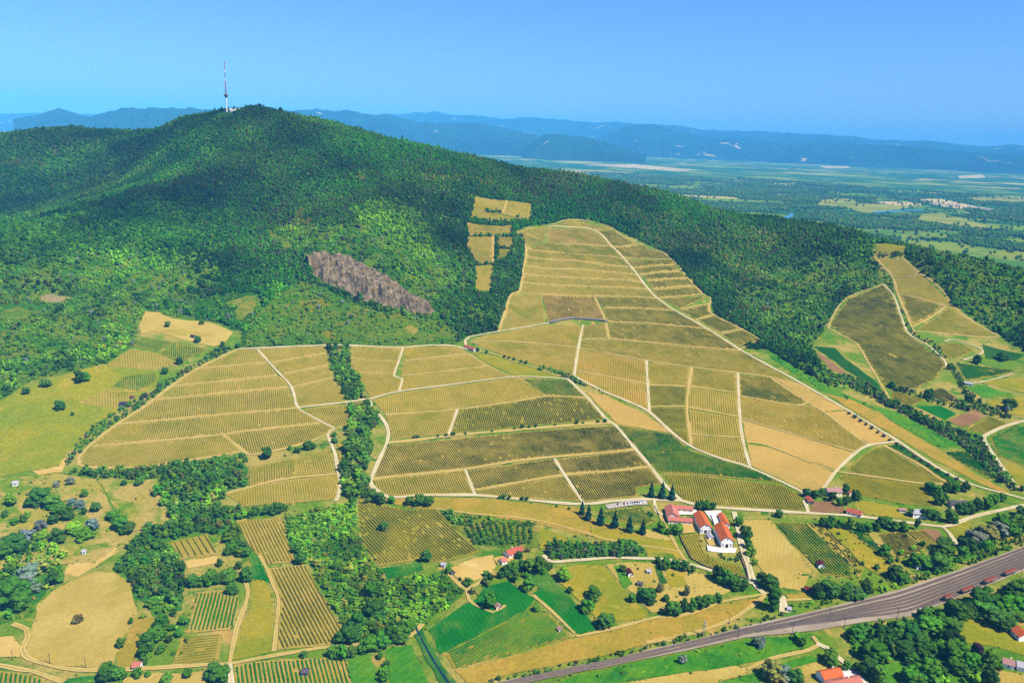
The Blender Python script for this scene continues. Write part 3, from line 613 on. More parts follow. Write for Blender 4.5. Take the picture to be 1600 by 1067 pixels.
# middle vineyard
plots(
 ('gold','pale golden block at the upper left of the middle vineyard',[(548,540),(629,543),(617,588),(628,592),(624,611),(580,622),(565,600),(553,575),(545,563)]),
 ('yellow','top strip of the middle vineyard under the forest edge',[(630,544),(670,540),(712,541),(735,553),(632,564)]),
 ('yellow','second strip of the middle vineyard',[(632,564),(735,553),(763,571),(626,588)]),
 ('yellow','third strip of the middle vineyard above its crossing track',[(628,589),(763,572),(800,588),(624,610)]),
 ('yellow','long yellowish strip below the crossing track of the middle vineyard',[(582,625),(624,613),(800,591),(811,591),(856,619),(800,628),(602,648),(592,636)]),
 ('green','small dark green triangle at the right end of the middle vineyard',[(817,592),(887,594),(915,620),(857,619)],{'soil':'grass'}),
 ('pale','yellow-green plot left of the dark speckled one',[(602,648),(714,640),(702,678),(640,684),(612,688),(608,668)]),
 ('dark','dark speckled plot above the bush-lined track',[(717,640),(800,629),(856,620),(918,622),(947,655),(817,667),(703,677)],{'soil':'grass','gap':.03}),
 ('dark','broad dark striped plot below the bush-lined track',[(606,696),(640,693),(817,675),(957,665),(990,702),(819,718),(727,732),(640,741),(584,747)],{'d':((690,690),(720,733))}),
 ('olive','left plot of the lower dark strips, at the bend of the track',[(583,750),(640,743),(726,735),(740,772),(700,772),(660,772),(620,776),(597,772),(586,763)],{'d':((650,744),(662,773))}),
 ('dark','upper middle plot of the lower dark strips',[(731,735),(865,717),(879,741),(743,765)],{'d':((780,732),(798,757))}),
 ('dark','upper right plot of the lower dark strips by the orange field track',[(869,717),(960,708),(991,704),(1014,728),(960,735),(885,742)],{'d':((930,712),(950,736))}),
 ('olive','lower middle plot of the dark strips along the white road',[(744,767),(880,744),(909,783),(840,780),(748,773)],{'d':((800,757),(815,780))}),
 ('dark','lower right plot of the dark strips above the car park',[(887,744),(960,737),(1017,730),(1038,756),(997,762),(994,776),(960,780),(914,785)],{'d':((940,742),(965,778))}))
plots(
 ('meadow','narrow green wedge above the hedge of the upper vineyard',[(732,549),(771,556),(840,578),(884,591),(840,589),(806,587),(766,570)]),
 ('bare','bare orange field between the middle and the big vineyard',[(916,613),(946,618),(1002,644),(1053,678),(966,663)]),
 ('green','dark green wedge vineyard below the bare orange field',[(966,665),(1048,679),(1079,705),(1174,733),(1218,754),(1088,741),(1030,738),(1008,712)],{'soil':'grass','w':1.4}),
 ('olive','broad vineyard right above the winery roofs',[(1036,741),(1088,743),(1222,758),(1249,772),(1258,799),(1120,791),(1070,784)],{'d':((1120,748),(1132,790)),'soil':'grass'}))
# big vineyard on the slope
H5 = {'sp':2.6}
plots(
 ('pale','small triangular plots at the top left corner of the big vineyard',[(812,361),(851,355),(852,377),(824,385)],H5),
 ('pale','thin top strip of the big vineyard against the forest',[(859,353),(893,345),(952,356),(957,359),(926,359)],H5),
 ('pale','reddish patchy plot near the top of the big vineyard',[(853,356),(926,360),(957,386),(858,380)],{'soil':'pink','sp':3.0}),
 ('pale','narrow strip above the bush line of the big vineyard',[(824,386),(858,380),(957,386),(973,404),(880,395),(822,389)],H5),
 ('olive','topmost plot right of the diagonal road',[(930,360),(957,360),(980,376),(996,382),(958,386)],H5),
 ('olive','second plot right of the diagonal road, below the topmost',[(960,386),(996,382),(1036,396),(1047,405),(974,403)],H5),
 ('olive','third plot right of the diagonal road',[(976,406),(1048,407),(1053,414),(986,418)],H5),
 ('olive','fourth plot right of the diagonal road',[(986,418),(1053,414),(1061,424),(1000,429)],H5),
 ('olive','fifth plot right of the diagonal road',[(1000,429),(1061,424),(1073,435),(1011,439)],H5),
 ('olive','sixth plot right of the diagonal road',[(1011,439),(1073,435),(1084,447),(1020,452)],H5),
 ('olive','seventh plot right of the diagonal road, above the corner',[(1020,452),(1084,447),(1098,460),(1028,467)],H5),
 ('gold','first long strip under the bush line, left of the diagonal road',[(822,390),(880,396),(973,405),(983,418),(822,402)],H5),
 ('gold','second long strip under the bush line',[(822,402),(983,418),(994,429),(821,415)],H5),
 ('gold','third long strip under the bush line',[(821,415),(994,429),(1006,441),(819,428)],H5),
 ('gold','fourth long strip under the bush line',[(819,428),(1006,441),(1018,453),(815,442)],H5),
 ('gold','fifth long strip under the bush line, above the pale block',[(815,442),(1018,453),(1027,467),(811,457)],H5),
 ('pale','pale block at the left edge of the big vineyard',[(797,461),(846,460),(852,504),(783,517)],{'sp':3.2}),
 ('dark','reddish terraced block above the grey retaining wall',[(847,460),(929,463),(946,500),(895,497),(858,504)],{'soil':'pink','sp':3.2}),
 ('olive','upper strip right of the terraced block',[(931,463),(1028,468),(1058,486),(942,482)],H5),
 ('olive','lower strip right of the terraced block',[(942,483),(1060,487),(1104,513),(950,503)],H5),
 ('olive','small triangle plot right of the diagonal road below the corner',[(1034,467),(1106,463),(1064,483)],H5),
 ('olive','four-sided plot under the small triangle by the forest edge',[(1064,485),(1108,474),(1113,491),(1087,499)],H5),
 ('olive','short plot on the forest edge, second last right of the road',[(1092,500),(1116,493),(1157,514),(1127,520)],H5),
 ('olive','last plot on the forest edge before the green strip',[(1129,522),(1160,516),(1185,533),(1154,541)],H5),
 ('yellow','yellow plot under the retaining wall, left of the steep track',[(735,531),(781,520),(858,507),(908,509),(904,541),(800,533)],{'d':((820,515),(826,532))}),
 ('gold','golden plot above the hedge, left of the steep track',[(737,535),(800,535),(903,543),(897,586),(840,572),(790,557)]),
 ('olive','small plot right of the steep track under the wall',[(912,509),(948,505),(949,529),(909,530)]),
 ('olive','wide plot beside the diagonal road below the terraces',[(952,505),(1104,514),(1157,548),(1050,538),(951,530)]),
 ('gold','long thin plot running out to the diagonal road',[(909,533),(951,531),(1050,540),(1157,549),(1238,595),(1200,588),(1153,582),(1081,573),(1011,563),(906,543)]),
 ('orange','orange-mottled plot right of the steep track',[(904,545),(1009,565),(1011,599),(900,578)],{'d':((950,558),(950,586))}),
 ('orange','orange-tinged plot above the hedge track corner',[(900,580),(1011,600),(1014,642),(980,626),(946,612),(915,601),(898,588)],{'d':((960,592),(960,616)),'sp':3}),
 ('yellow','yellow plot right of the straight track',[(1013,567),(1080,575),(1075,603),(1014,601)]),
 ('olive','dark plot right of the straight track, under the yellow one',[(1015,603),(1075,605),(1073,635),(1016,635)],{'soil':'grass'}),
 ('olive','dark pointed plot at the foot of the straight track',[(1017,637),(1072,637),(1078,694),(1051,675),(1020,646)],{'soil':'grass'}),
 ('gold','uppermost golden plot left of the long straight track',[(1083,576),(1152,584),(1153,613),(1078,605)]),
 ('gold','second golden plot left of the long straight track',[(1077,607),(1153,615),(1155,652),(1075,638)],{'d':((1110,612),(1112,645)),'sp':3}),
 ('gold','third golden plot left of the long straight track',[(1076,640),(1155,653),(1159,683),(1079,678)],{'d':((1115,650),(1118,680)),'sp':3}),
 ('gold','lowest golden plot left of the long straight track',[(1080,680),(1160,685),(1169,726),(1130,717),(1083,697)],{'d':((1120,686),(1124,714))}),
 ('olive','olive plot right of the long straight track under the diagonal road',[(1156,586),(1202,590),(1262,629),(1250,632),(1200,626),(1156,618)]),
 ('yellow','wide olive-yellow plot above the two bare tan fields',[(1157,620),(1200,628),(1245,635),(1268,633),(1330,677),(1352,693),(1336,705),(1280,688),(1158,652)],{'d':((1230,640),(1250,676))}),
 ('bare','upper bare tan field by the long straight track',[(1160,656),(1280,691),(1336,708),(1308,735),(1280,726),(1199,695),(1166,690)]),
 ('bare','lower bare tan field above the farm',[(1168,694),(1199,698),(1280,729),(1304,739),(1287,761),(1272,766),(1253,765),(1175,728)]),
 ('bare','upper bare orange strip beside the diagonal road',[(1208,590),(1248,599),(1321,640),(1286,643)]),
 ('bare','lower bare orange strip beside the diagonal road',[(1290,645),(1324,643),(1386,681),(1396,687),(1375,692),(1358,694),(1332,677)]),
 ('green','narrow green wedge vineyard along the end of the diagonal road',[(1387,696),(1406,694),(1460,730),(1514,757),(1486,755),(1432,721)],{'soil':'grass'}),
 ('pale','middle wedge vineyard above the farm and the white house',[(1366,700),(1380,698),(1484,756),(1450,754),(1322,737),(1341,715)],{'soil':'grass'}),
 ('gold','yellow corner vineyard right behind the farm buildings',[(1312,743),(1322,741),(1445,758),(1460,792),(1412,787),(1348,775),(1318,760)],{'soil':'grass'}))
# upper outlier plots in the forest
plots(
 ('gold','upper left plot of the small clearing vineyard',[(742,307),(792,314),(784,332),(740,328)],H5),
 ('yellow','upper right plot of the small clearing vineyard',[(795,314),(832,318),(828,344),(785,333)],H5),
 ('gold','thin strip below the top plots of the clearing vineyard',[(735,331),(741,330),(800,337),(826,345),(800,346),(735,341)],H5),
 ('pale','broad pale strip of the clearing vineyard below its bush line',[(730,348),(800,352),(798,369),(731,368)],{'soil':'pink','sp':3}),
 ('pale','tall left plot of the clearing vineyard',[(730,370),(770,370),(770,411),(744,413),(731,388)],{'soil':'pink','sp':3}),
 ('pale','small right plot of the clearing vineyard',[(778,370),(801,371),(801,388),(778,386)],{'soil':'pink'}),
 ('pale','lower right patch of the clearing vineyard',[(778,389),(801,391),(794,402),(777,409)],{'soil':'grass'}),
 ('gold','lowest plot of the clearing vineyard',[(744,416),(771,413),(770,456),(752,459),(743,453)],{'sp':3}))
# the spur on the right
plots(
 ('pale','little plot on the crest of the right spur',[(1369,382),(1380,381),(1419,387),(1407,394),(1367,394)],{'soil':'grass','sp':3.2}),
 ('pale','top plot of the spur vineyard',[(1370,405),(1409,404),(1441,429),(1395,432)],H5),
 ('olive','second plot of the spur vineyard',[(1395,435),(1442,432),(1487,477),(1470,476),(1403,457)],H5),
 ('pale','lower left plot of the spur vineyard',[(1404,461),(1477,481),(1427,511)],{'d':((1410,470),(1465,484)),'sp':2.8,'h':.85}),
 ('pale','lower right plot of the spur vineyard',[(1480,481),(1492,483),(1518,502),(1556,525),(1432,515)],{'d':((1450,508),(1520,520)),'sp':2.8,'h':.85}),
 ('dark','large terraced vineyard on the left flank of the spur',[(1379,445),(1396,464),(1419,522),(1474,564),(1476,572),(1462,592),(1431,608),(1384,604),(1343,542),(1298,508),(1325,468)],{'d':((1340,480),(1400,500)),'sp':7,'soil':'grass','w':3.2,'h':1.5}),
 ('dgreen','curved green field below the terraced vineyard',[(1270,541),(1304,544),(1324,563),(1366,594),(1380,614),(1357,600),(1321,578)]),
 ('brown','bare strip left of the curved green field',[(1270,546),(1318,579),(1332,589),(1298,578)]),
 ('pale','pale plot inside the switchback',[(1464,537),(1490,536),(1524,546),(1498,559),(1481,560)],{'soil':'grass','sp':3}),
 ('green','green terrace under the switchback',[(1492,566),(1577,577),(1586,581),(1509,595)],{'soil':'grass','sp':3}),
 ('dgreen','grassy wedge above the switchback',[(1535,538),(1600,554),(1585,564),(1540,560)]),
 ('bright','green field below the hut on the spur',[(1509,604),(1537,602),(1580,616),(1537,623)]),
 ('meadow','dry slope right of the hut on the spur',[(1532,597),(1600,588),(1640,590),(1640,618),(1600,613)]),
 ('meadow','dry slope with the lone round tree at the right edge',[(1542,626),(1600,619),(1640,624),(1640,655),(1600,650),(1565,647)]),
 ('olive','plot at the foot of the terraced vineyard',[(1392,610),(1446,624),(1425,634),(1394,625)],{'soil':'grass'}),
 ('dark','dark strip left of the spur gully',[(1440,612),(1470,606),(1495,622),(1480,630)],{'soil':'pink'}),
 ('crop','dull green plot at the spur foot',[(1430,634),(1470,634),(1496,647),(1478,657)]),
 ('brown','fallow plot at the spur foot',[(1482,659),(1518,639),(1544,650),(1506,668)]),
 ('pale','small vineyard by the bend of the country road',[(1509,671),(1546,651),(1574,661),(1540,678)],{'soil':'grass'}),
 ('green','dark green vineyard inside the bend of the country road',[(1547,684),(1587,664),(1640,676),(1640,740),(1600,729),(1559,712)],{'soil':'grass','w':1.4}),
 ('meadow','dry field under the dark green vineyard at the right edge',[(1562,718),(1600,732),(1640,742),(1640,765),(1600,757),(1588,757)]),
 ('bright','long bright green strip left of the hedge gully',[(1200,546),(1240,573),(1300,607),(1360,634),(1396,641),(1503,696),(1470,699),(1400,661),(1371,641),(1290,613),(1204,560)]),
 ('green','dark green pointed vineyard beside the hedge gully',[(1476,706),(1509,704),(1536,729),(1562,754),(1500,722)],{'soil':'grass'}),
 ('ochre','long tan strip along the row of roadside trees',[(1293,616),(1330,624),(1369,643),(1466,702),(1585,775),(1550,764),(1440,706),(1334,642)]))
# left clearing
plots(
 ('straw','straw-coloured bare field at the top of the left clearing',[(228,486),(247,489),(270,498),(332,505),(365,518),(351,537),(334,542),(239,518),(222,522),(217,509)]),
 ('green','left dark green plot in the left clearing',[(222,526),(273,535),(245,549),(208,539)],{'soil':'grass'}),
 ('green','right dark green plot in the left clearing',[(275,536),(326,546),(287,563),(247,554)],{'soil':'grass'}),
 ('pale','pale vineyard below the dark green plots',[(205,544),(245,552),(278,566),(253,576),(191,577),(168,569)],{'sp':3.2}),
 ('lawn','wide grassy slope at the left edge',[(-90,680),(0,628),(37,603),(90,589),(140,575),(165,571),(250,580),(245,602),(215,622),(185,643),(145,663),(106,708),(95,728),(50,735),(0,745),(-90,755)]))
plots(
 ('green','green plot on the grassy slope',[(194,588),(242,582),(245,596),(216,612),(174,605)],{'soil':'grass'}),
 ('pale','pale vineyard around the dark blue hut',[(169,608),(214,614),(183,638),(121,630)],{'sp':3}),
 ('dirt','bare orange earth under the grassy slope',[(50,736),(92,729),(95,722),(104,712),(98,738),(60,742)]))
# foot of the hill, left
plots(
 ('drypatch','dry grass clearing ringed by trees',[(153,749),(245,749),(258,793),(272,815),(208,830),(175,786)]),
 ('drypatch','patchy dry slope with scattered bushes at the left edge',[(-60,748),(0,748),(95,740),(150,748),(178,800),(200,840),(150,878),(60,885),(0,890),(-60,890)]),
 ('straw','round stubble field with a lone bush',[(153,894),(177,894),(201,909),(211,929),(210,960),(199,988),(186,1011),(181,1033),(175,1044),(102,1042),(40,1024),(42,1005),(55,972),(61,944),(81,925),(112,907)]),
 ('dirt','bright bare patch at the left edge',[(-30,998),(0,996),(22,994),(34,1012),(33,1026),(0,1026),(-30,1026)]),
 ('dirt','bright earth cut above the stubble field',[(98,897),(110,879),(150,872),(185,852),(186,860),(150,886),(120,902)]),
 ('ochre','weedy yellow strip right of the stubble field',[(212,962),(246,966),(232,990),(215,1020),(205,1044),(184,1042),(186,1014),(200,990)]),
 ('dark','little striped plot among the trees',[(266,848),(322,834),(340,866),(284,874)],{'d':((290,845),(306,872)),'sp':5}),
 ('dirt','bare strip below the little striped plot',[(286,877),(341,868),(344,880),(291,889)]),
 ('green','small vineyard left of the bent lane',[(306,926),(370,921),(373,940),(360,984),(288,989),(303,952)],{'d':((350,924),(335,985)),'sp':2.8,'h':.85,'soil':'tan'}),
 ('olive','small vineyard beside the lane corner',[(283,998),(347,992),(343,1030),(268,1040)],{'d':((275,1020),(345,1012)),'sp':3.0,'h':.85}),
 ('olive','small pale-soiled vineyard at the head of the long one',[(368,815),(440,808),(450,845),(463,878),(418,882),(395,860)],{'d':((400,815),(432,880)),'sp':2.8,'h':.85}),
 ('dark','long striped vineyard left of the green thicket',[(420,888),(477,882),(497,919),(527,970),(548,1000),(513,1008),(434,1016),(438,935)],{'d':((450,890),(510,1003)),'sp':2.8,'h':.85}),
 ('meadow','narrow dry meadow beside the long vineyard',[(393,905),(414,908),(428,938),(426,1018),(366,1030),(376,982),(391,945)]),
 ('crop','green grass tongue above the narrow dry meadow',[(386,862),(402,868),(414,890),(424,912),(416,908),(396,904)]),
 ('green','vineyard with the grey hut at the bottom edge',[(368,1036),(430,1030),(540,1026),(549,1064),(553,1090),(364,1090)],{'d':((450,1032),(458,1070)),'sp':2.8,'h':.85}),
 ('bright','small mown plot at the bottom edge',[(543,1025),(578,1020),(590,1062),(594,1090),(556,1090)]),
 ('bright','bright green plot left of the ditch',[(600,1014),(642,1006),(660,1038),(676,1090),(614,1090)]),
 ('straw','straw garden plot below the lane at the bottom left',[(195,1058),(235,1052),(290,1050),(320,1048),(330,1090),(180,1090)]),
 ('green','garden rows at the bottom left corner',[(-30,1045),(0,1047),(50,1055),(80,1068),(95,1090),(-30,1090)],{'sp':2.8,'h':.85,'soil':'tan'}),
 ('crop','small green strip under the stubble field',[(90,1062),(150,1056),(152,1066),(100,1072)]))
# foot of the hill, centre
plots(
 ('dark','speckled slanting vineyard left of the orchard',[(560,780),(580,787),(640,797),(681,795),(715,831),(750,862),(720,871),(690,879),(655,875),(594,884),(567,850),(562,815)],{'d':((660,800),(735,868)),'sp':2.8,'h':.85,'gap':.04,'soil':'grass'}),
 ('scrub','grassy orchard floor above the red farmhouse',[(686,798),(730,806),(838,820),(842,856),(760,853),(720,832)]),
 ('meadow','pale striped field between orchard and hedge',[(842,822),(904,850),(862,857),(843,857)]),
 ('ochre','dry reddish slope under the white road',[(590,781),(660,777),(742,778),(840,787),(912,794),(935,815),(1010,832),(1058,850),(1060,862),(1010,858),(940,842),(840,818),(730,803),(685,796),(640,793)]),
 ('crop','small green plot at the edge of the thicket',[(598,887),(655,878),(662,890),(630,902),(606,905)]),
 ('dirt','straw yard beside the red farmhouse',[(700,888),(742,872),(770,868),(776,888),(745,908),(728,912),(712,902)]),
 ('crop','large green field with the tree-shaded hut',[(746,931),(760,919),(795,907),(835,937),(823,952),(689,1021),(670,984),(715,952),(738,940)]),
 ('green','striped bright green field below the large green one',[(697,1023),(821,956),(845,960),(858,958),(892,994),(709,1045)],{'d':((715,1035),(850,965)),'soil':'grass','sp':2.2,'w':1.2,'h':.8}),
 ('crop','bright green field right of the path',[(829,899),(858,896),(929,976),(929,983),(908,990),(898,988),(833,927),(843,921)]),
 ('meadow','dry pasture with round trees right of the green fields',[(893,884),(942,884),(1012,960),(1000,968),(945,976),(866,902)]),
 ('ochre','orange dry strip along the railway',[(712,1049),(892,998),(960,985),(1030,966),(1192,932),(1188,941),(1100,987),(1000,1011),(960,1020),(800,1054),(730,1072)]),
 ('dirt','bare sandy patch by the railway bank',[(998,990),(1040,988),(1066,992),(1060,1000),(1000,1008)]))
# winery surroundings
plots(
 ('gold','golden vineyard in front of the winery',[(1062,836),(1090,834),(1099,862),(1126,878),(1152,882),(1168,903),(1118,890),(1081,873)],{'d':((1075,842),(1090,870)),'soil':'grass'}),
 ('green','small vineyard between the car park and the conifer row',[(932,800),(999,791),(1022,815),(1013,820),(995,819),(956,811)],{'d':((975,795),(1000,818)),'soil':'grass'}),
 ('meadow','striped grass slope under the conifer row',[(920,824),(1000,838),(1052,846),(1064,862),(1070,876),(1010,870),(1008,856),(930,842)]),
 ('straw','stubble field right of the winery road',[(1158,812),(1205,813),(1236,850),(1268,893),(1254,924),(1215,917),(1185,885),(1172,850)]),
 ('green','green garden vineyard right of the stubble field',[(1212,816),(1255,816),(1330,885),(1334,903),(1286,898),(1240,850)],{'d':((1225,818),(1300,898)),'sp':2.8,'h':.85,'soil':'grass'}),
 ('dark','dotted garden vineyard beside the green one',[(1258,818),(1285,821),(1352,888),(1341,905),(1334,886)],{'d':((1268,820),(1343,900)),'sp':2.8,'h':.85,'gap':.3}),
 ('meadow','strip garden left of the bushes',[(1288,822),(1318,824),(1400,890),(1390,908),(1354,888)]),
 ('green','narrow green strip inside the gardens',[(1322,826),(1338,828),(1400,872),(1396,884)],{'sp':3}),
 ('dark','garden vineyard right of the tree row',[(1368,834),(1412,830),(1448,858),(1430,868),(1404,872)],{'sp':2.8,'h':.85,'d':((1390,834),(1430,866))}),
 ('pale','garden vineyard by the road fork',[(1414,829),(1446,828),(1468,850),(1452,858)],{'sp':2.8,'h':.85,'d':((1425,830),(1455,856))}),
 ('brown','ploughed brown plot below the red shed',[(1268,784),(1300,783),(1320,796),(1318,802),(1268,800)]),
 ('meadow','long kitchen garden behind the orange-roofed house',[(1340,780),(1404,792),(1408,800),(1420,811),(1352,804),(1332,790)]),
 ('meadow','grass triangle at the road fork',[(1478,826),(1520,812),(1516,826),(1498,845)]),
 ('straw','garden beds with sheds right of the pasture',[(944,882),(1000,878),(1045,886),(1120,900),(1150,922),(1100,944),(1045,956),(1018,958)]),
 ('bright','green bean plot in the garden beds',[(958,884),(972,883),(988,912),(976,922)]),
 ('ochre','dry patch north of the railway',[(1228,928),(1262,926),(1290,926),(1268,934),(1236,938)]))
# south of the railway
plots(
 ('bright','lush green bank under the railway',[(850,1072),(960,1042),(1062,1022),(1163,1000),(1262,990),(1268,1010),(1215,1024),(1150,1040),(1000,1060),(940,1074)]),
 ('straw','pale mown field at the bottom edge',[(985,1066),(1090,1045),(1143,1039),(1166,1043),(1165,1053),(1110,1068),(1080,1092),(920,1092)]),
 ('bright','green field right of the pale mown one',[(1114,1070),(1170,1052),(1225,1036),(1270,1024),(1290,1030),(1240,1045),(1190,1064),(1180,1092),(1095,1092)]),
 ('straw','tan plot above the orange-roofed house',[(1239,1046),(1288,1031),(1300,1040),(1276,1054),(1249,1060)]),
 ('meadow','pale meadow with tracks at the right edge',[(1482,982),(1522,965),(1562,978),(1640,1002),(1640,1035),(1600,1026),(1550,1008),(1505,1003)]),
 ('bright','small lawn among the bottom right trees',[(1366,1034),(1406,1036),(1422,1054),(1394,1070),(1370,1060)]),
 ('straw','dry grass at the bottom right corner',[(1548,1045),(1640,1060),(1640,1092),(1540,1092)]))
plots(
 ('wildgrass','bright wild grass slope under the rock face',[(374,541),(395,500),(420,470),(470,440),(520,455),(600,490),(690,500),(715,520),(712,537),(640,540),(508,537)]),
 ('dgreen','green bed strip in the garden beds',[(1022,884),(1030,884),(1044,912),(1034,914)]),
 ('meadow','grass plot in the middle of the garden beds',[(1040,892),(1068,894),(1074,916),(1046,918)]),
 ('rows','striped bed right of the garden hedge row',[(1070,896),(1108,900),(1128,912),(1078,916)]),
 ('straw','bright straw plot above the garden path trees',[(1082,918),(1150,916),(1130,930),(1096,938)]),
 ('brown','dug bed beside the big garden tree',[(990,912),(1012,916),(1018,938),(1000,934)]),
 ('rows','striped plot between lane and winery vineyard wall',[(1010,862),(1052,866),(1066,876),(1012,870)]),
 ('crop','small green corner of the stubble field',[(1240,895),(1262,895),(1270,903),(1246,904)]),
 ('bright','green tip beside the winery road junction',[(1168,926),(1184,923),(1190,930),(1172,936)]),
 ('brown','fallow brown patch by the road fork',[(1438,826),(1462,827),(1476,842),(1462,846)]),
 ('drypatch','dry patch between the garden trees',[(1352,830),(1372,832),(1402,868),(1388,872)]),
 ('bright','green verge strip above the railway at the right',[(1478,866),(1530,866),(1500,880),(1470,886)]),
 ('meadow','grassy orchard corner left of the winery',[(1012,786),(1020,786),(1024,800),(1018,800)]),
 ('straw','sandy plot between the conifers and the lane',[(1010,826),(1030,834),(1052,842),(1040,846),(1004,838)]))
PLOTS = [p for p in PLOTS if p is not None]
WILD = PLOTS[-14]
for P,lab in (([(445,810),(500,796),(555,788),(562,850),(600,906),(640,905),(700,900),(722,925),(700,948),(662,972),(640,990),(575,1004),(550,996),(530,965),(484,880),(467,878),(452,845)],'green undergrowth of the thicket left of the farm track'),
 ([(140,736),(200,738),(330,724),(372,716),(388,733),(385,760),(350,772),(345,795),(385,800),(440,800),(370,812),(365,830),(395,866),(380,880),(340,836),(320,832),(262,846),(282,880),(288,910),(285,950),(245,963),(214,930),(203,905),(178,890),(205,845),(262,800),(250,770),(255,752),(200,746)],'green undergrowth of the trees around the dry clearing'),
 ([(-40,850),(60,842),(100,868),(95,900),(60,938),(48,965),(0,978),(-40,980)],'green undergrowth of the bottom left bushes'),
 ([(1322,985),(1360,976),(1420,970),(1480,946),(1540,930),(1562,958),(1500,976),(1474,985),(1500,1008),(1530,1028),(1562,1075),(1440,1085),(1425,1058),(1408,1034),(1360,1030),(1330,1020)],'green undergrowth of the woods south of the railway')):
    tag(drape('undergrowth',ground(P),PLAIN_M['undergrowth'],.2,step=8,jit=3),lab,'undergrowth',kind='structure')
print('VINE TRIS',TRI[0],'plots',len(PLOTS))
# ------------------------------------------------------------------ trees: shared crown meshes
def ico(sub=1):
    t = (1+5**.5)/2; v = [(-1,t,0),(1,t,0),(-1,-t,0),(1,-t,0),(0,-1,t),(0,1,t),(0,-1,-t),(0,1,-t),(t,0,-1),(t,0,1),(-t,0,-1),(-t,0,1)]
    f = [(0,11,5),(0,5,1),(0,1,7),(0,7,10),(0,10,11),(1,5,9),(5,11,4),(11,10,2),(10,7,6),(7,1,8),(3,9,4),(3,4,2),(3,2,6),(3,6,8),(3,8,9),(4,9,5),(2,4,11),(6,2,10),(8,6,7),(9,8,1)]
    v = [np.array(a)/np.linalg.norm(a) for a in v]
    for _ in range(sub):
        c = {}; nf = []
        def mid(a,b):
            k = (min(a,b),max(a,b))
            if k not in c: m = v[a]+v[b]; v.append(m/np.linalg.norm(m)); c[k] = len(v)-1
            return c[k]
        for a,b,d in f:
            x,y,z = mid(a,b),mid(b,d),mid(d,a); nf += [(a,x,z),(b,y,x),(d,z,y),(x,y,z)]
        f = nf
    return np.array(v),np.array(f)
ICO1 = ico(1); ICO0 = ico(0)
def crown_mesh(name, seed, kind, lobes, leaves, mat):
    """unit crown: base at z=0, about 1 wide and ~1 high; lumpy lobes plus many leaf sprays"""
    r = np.random.default_rng(seed); V = []; F = []; n = 0
    sv,sf = ICO1
    C = []
    if kind == 'cone':
        for i in range(lobes):
            u = (i+.5)/lobes; rad = .46*(1-u)**.85+.03; a = i*2.4; C.append((math.cos(a)*rad*.45,math.sin(a)*rad*.45,.08+u*1.75,rad*.72,.20))
    else:
        for i in range(lobes):
            z = r.uniform(.15,.85); a = r.uniform(0,6.28); q = math.sqrt(r.random())*(.44 if kind != 'tall' else .25)*math.sin(math.pi*min(.95,max(.12,z)))**.6
            C.append((math.cos(a)*q,math.sin(a)*q,z*(1 if kind != 'tall' else 1.6),r.uniform(.08,.22),r.uniform(.08,.18)))
        C.append((r.uniform(-.06,.06),r.uniform(-.06,.06),.45 if kind != 'tall' else .75,.26,.32 if kind != 'tall' else .55))
    C = np.array(C)
    for (x,y,z,a,h) in C:
        v = sv*(1+r.normal(0,.2,(len(sv),1))); V.append(v*np.array([a,a,h])+np.array([x,y,z])); F.append(sf+n); n += len(sv)
    if leaves:
        k = r.integers(0,len(C),leaves); d = r.normal(size=(leaves,3)); d[:,2] = d[:,2]*.8+.25; d /= np.linalg.norm(d,axis=1)[:,None]
        p = C[k,:3]+d*np.stack([C[k,3],C[k,3],C[k,4]],-1)*r.uniform(.85,1.34,(leaves,1))
        t = np.cross(d,r.normal(size=(leaves,3))); t /= np.linalg.norm(t,axis=1)[:,None]; b = np.cross(d,t)+d*r.uniform(-.5,.5,(leaves,1)); s = r.uniform(.018,.052,(leaves,1))
        Q = np.stack([p-t*s,p+b*s*.9,p+t*s,p-b*s*.9],1).reshape(-1,3); V.append(Q); i = np.arange(leaves)*4+n
        F.append(np.stack([i,i+1,i+2],-1)); F.append(np.stack([i,i+2,i+3],-1))
    V = np.concatenate(V); V[:,2] = np.maximum(V[:,2],.02)
    me = npmesh(name,V,None,np.concatenate(F)); me.materials.append(mat); return me
def leaf_mat(name, inst):
    k = NB(name); k.b.inputs['Roughness'].default_value = .9; k.b.inputs['Specular IOR Level'].default_value = .0
    if inst: a = k.n('ShaderNodeAttribute'); a.attribute_type = 'INSTANCER'; a.attribute_name = 'tint'; c = a.outputs['Color']
    else: c = k.n('ShaderNodeObjectInfo').outputs['Color']
    v = k.ramp(k.noise(.45,4,.7),.3,.7)
    return k.out(k.mix(1.0,c,k.mix(v,(.78,.8,.76) if inst else (.66,.7,.64),(1.22,1.2,1.1) if inst else (1.32,1.28,1.15)),'MULTIPLY'))
M_LEAF = leaf_mat('leaves',False); M_LEAFI = leaf_mat('leaves_mass',True)
M_BARK = flat_mat('bark',(92,74,56),.9)
def trunk_mesh(name, seed, tall=1.0):
    """tapered trunk with three limbs, unit height"""
    r = np.random.default_rng(seed); V = []; F = []
    def tube(p0,p1,r0,r1):
        n = len(V); d = np.array(p1)-np.array(p0); d = d/np.linalg.norm(d); u = np.cross(d,(0.3,.9,.2)); u /= np.linalg.norm(u); w = np.cross(d,u)
        for p,q in ((p0,r0),(p1,r1)):
            for i in range(6): a = i*math.pi/3; V.append(np.array(p)+(u*math.cos(a)+w*math.sin(a))*q)
        for i in range(6): F.append((n+i,n+(i+1)%6,n+6+(i+1)%6,n+6+i))
    tube((0,0,-.06),(0,0,.45*tall),.035,.022)
    for i in range(3):
        a = i*2.1+r.random(); tube((0,0,(.28+.06*i)*tall),(.22*math.cos(a),.22*math.sin(a),(.6+.07*i)*tall),.018,.008)
    return npmesh(name,np.array(V),F)
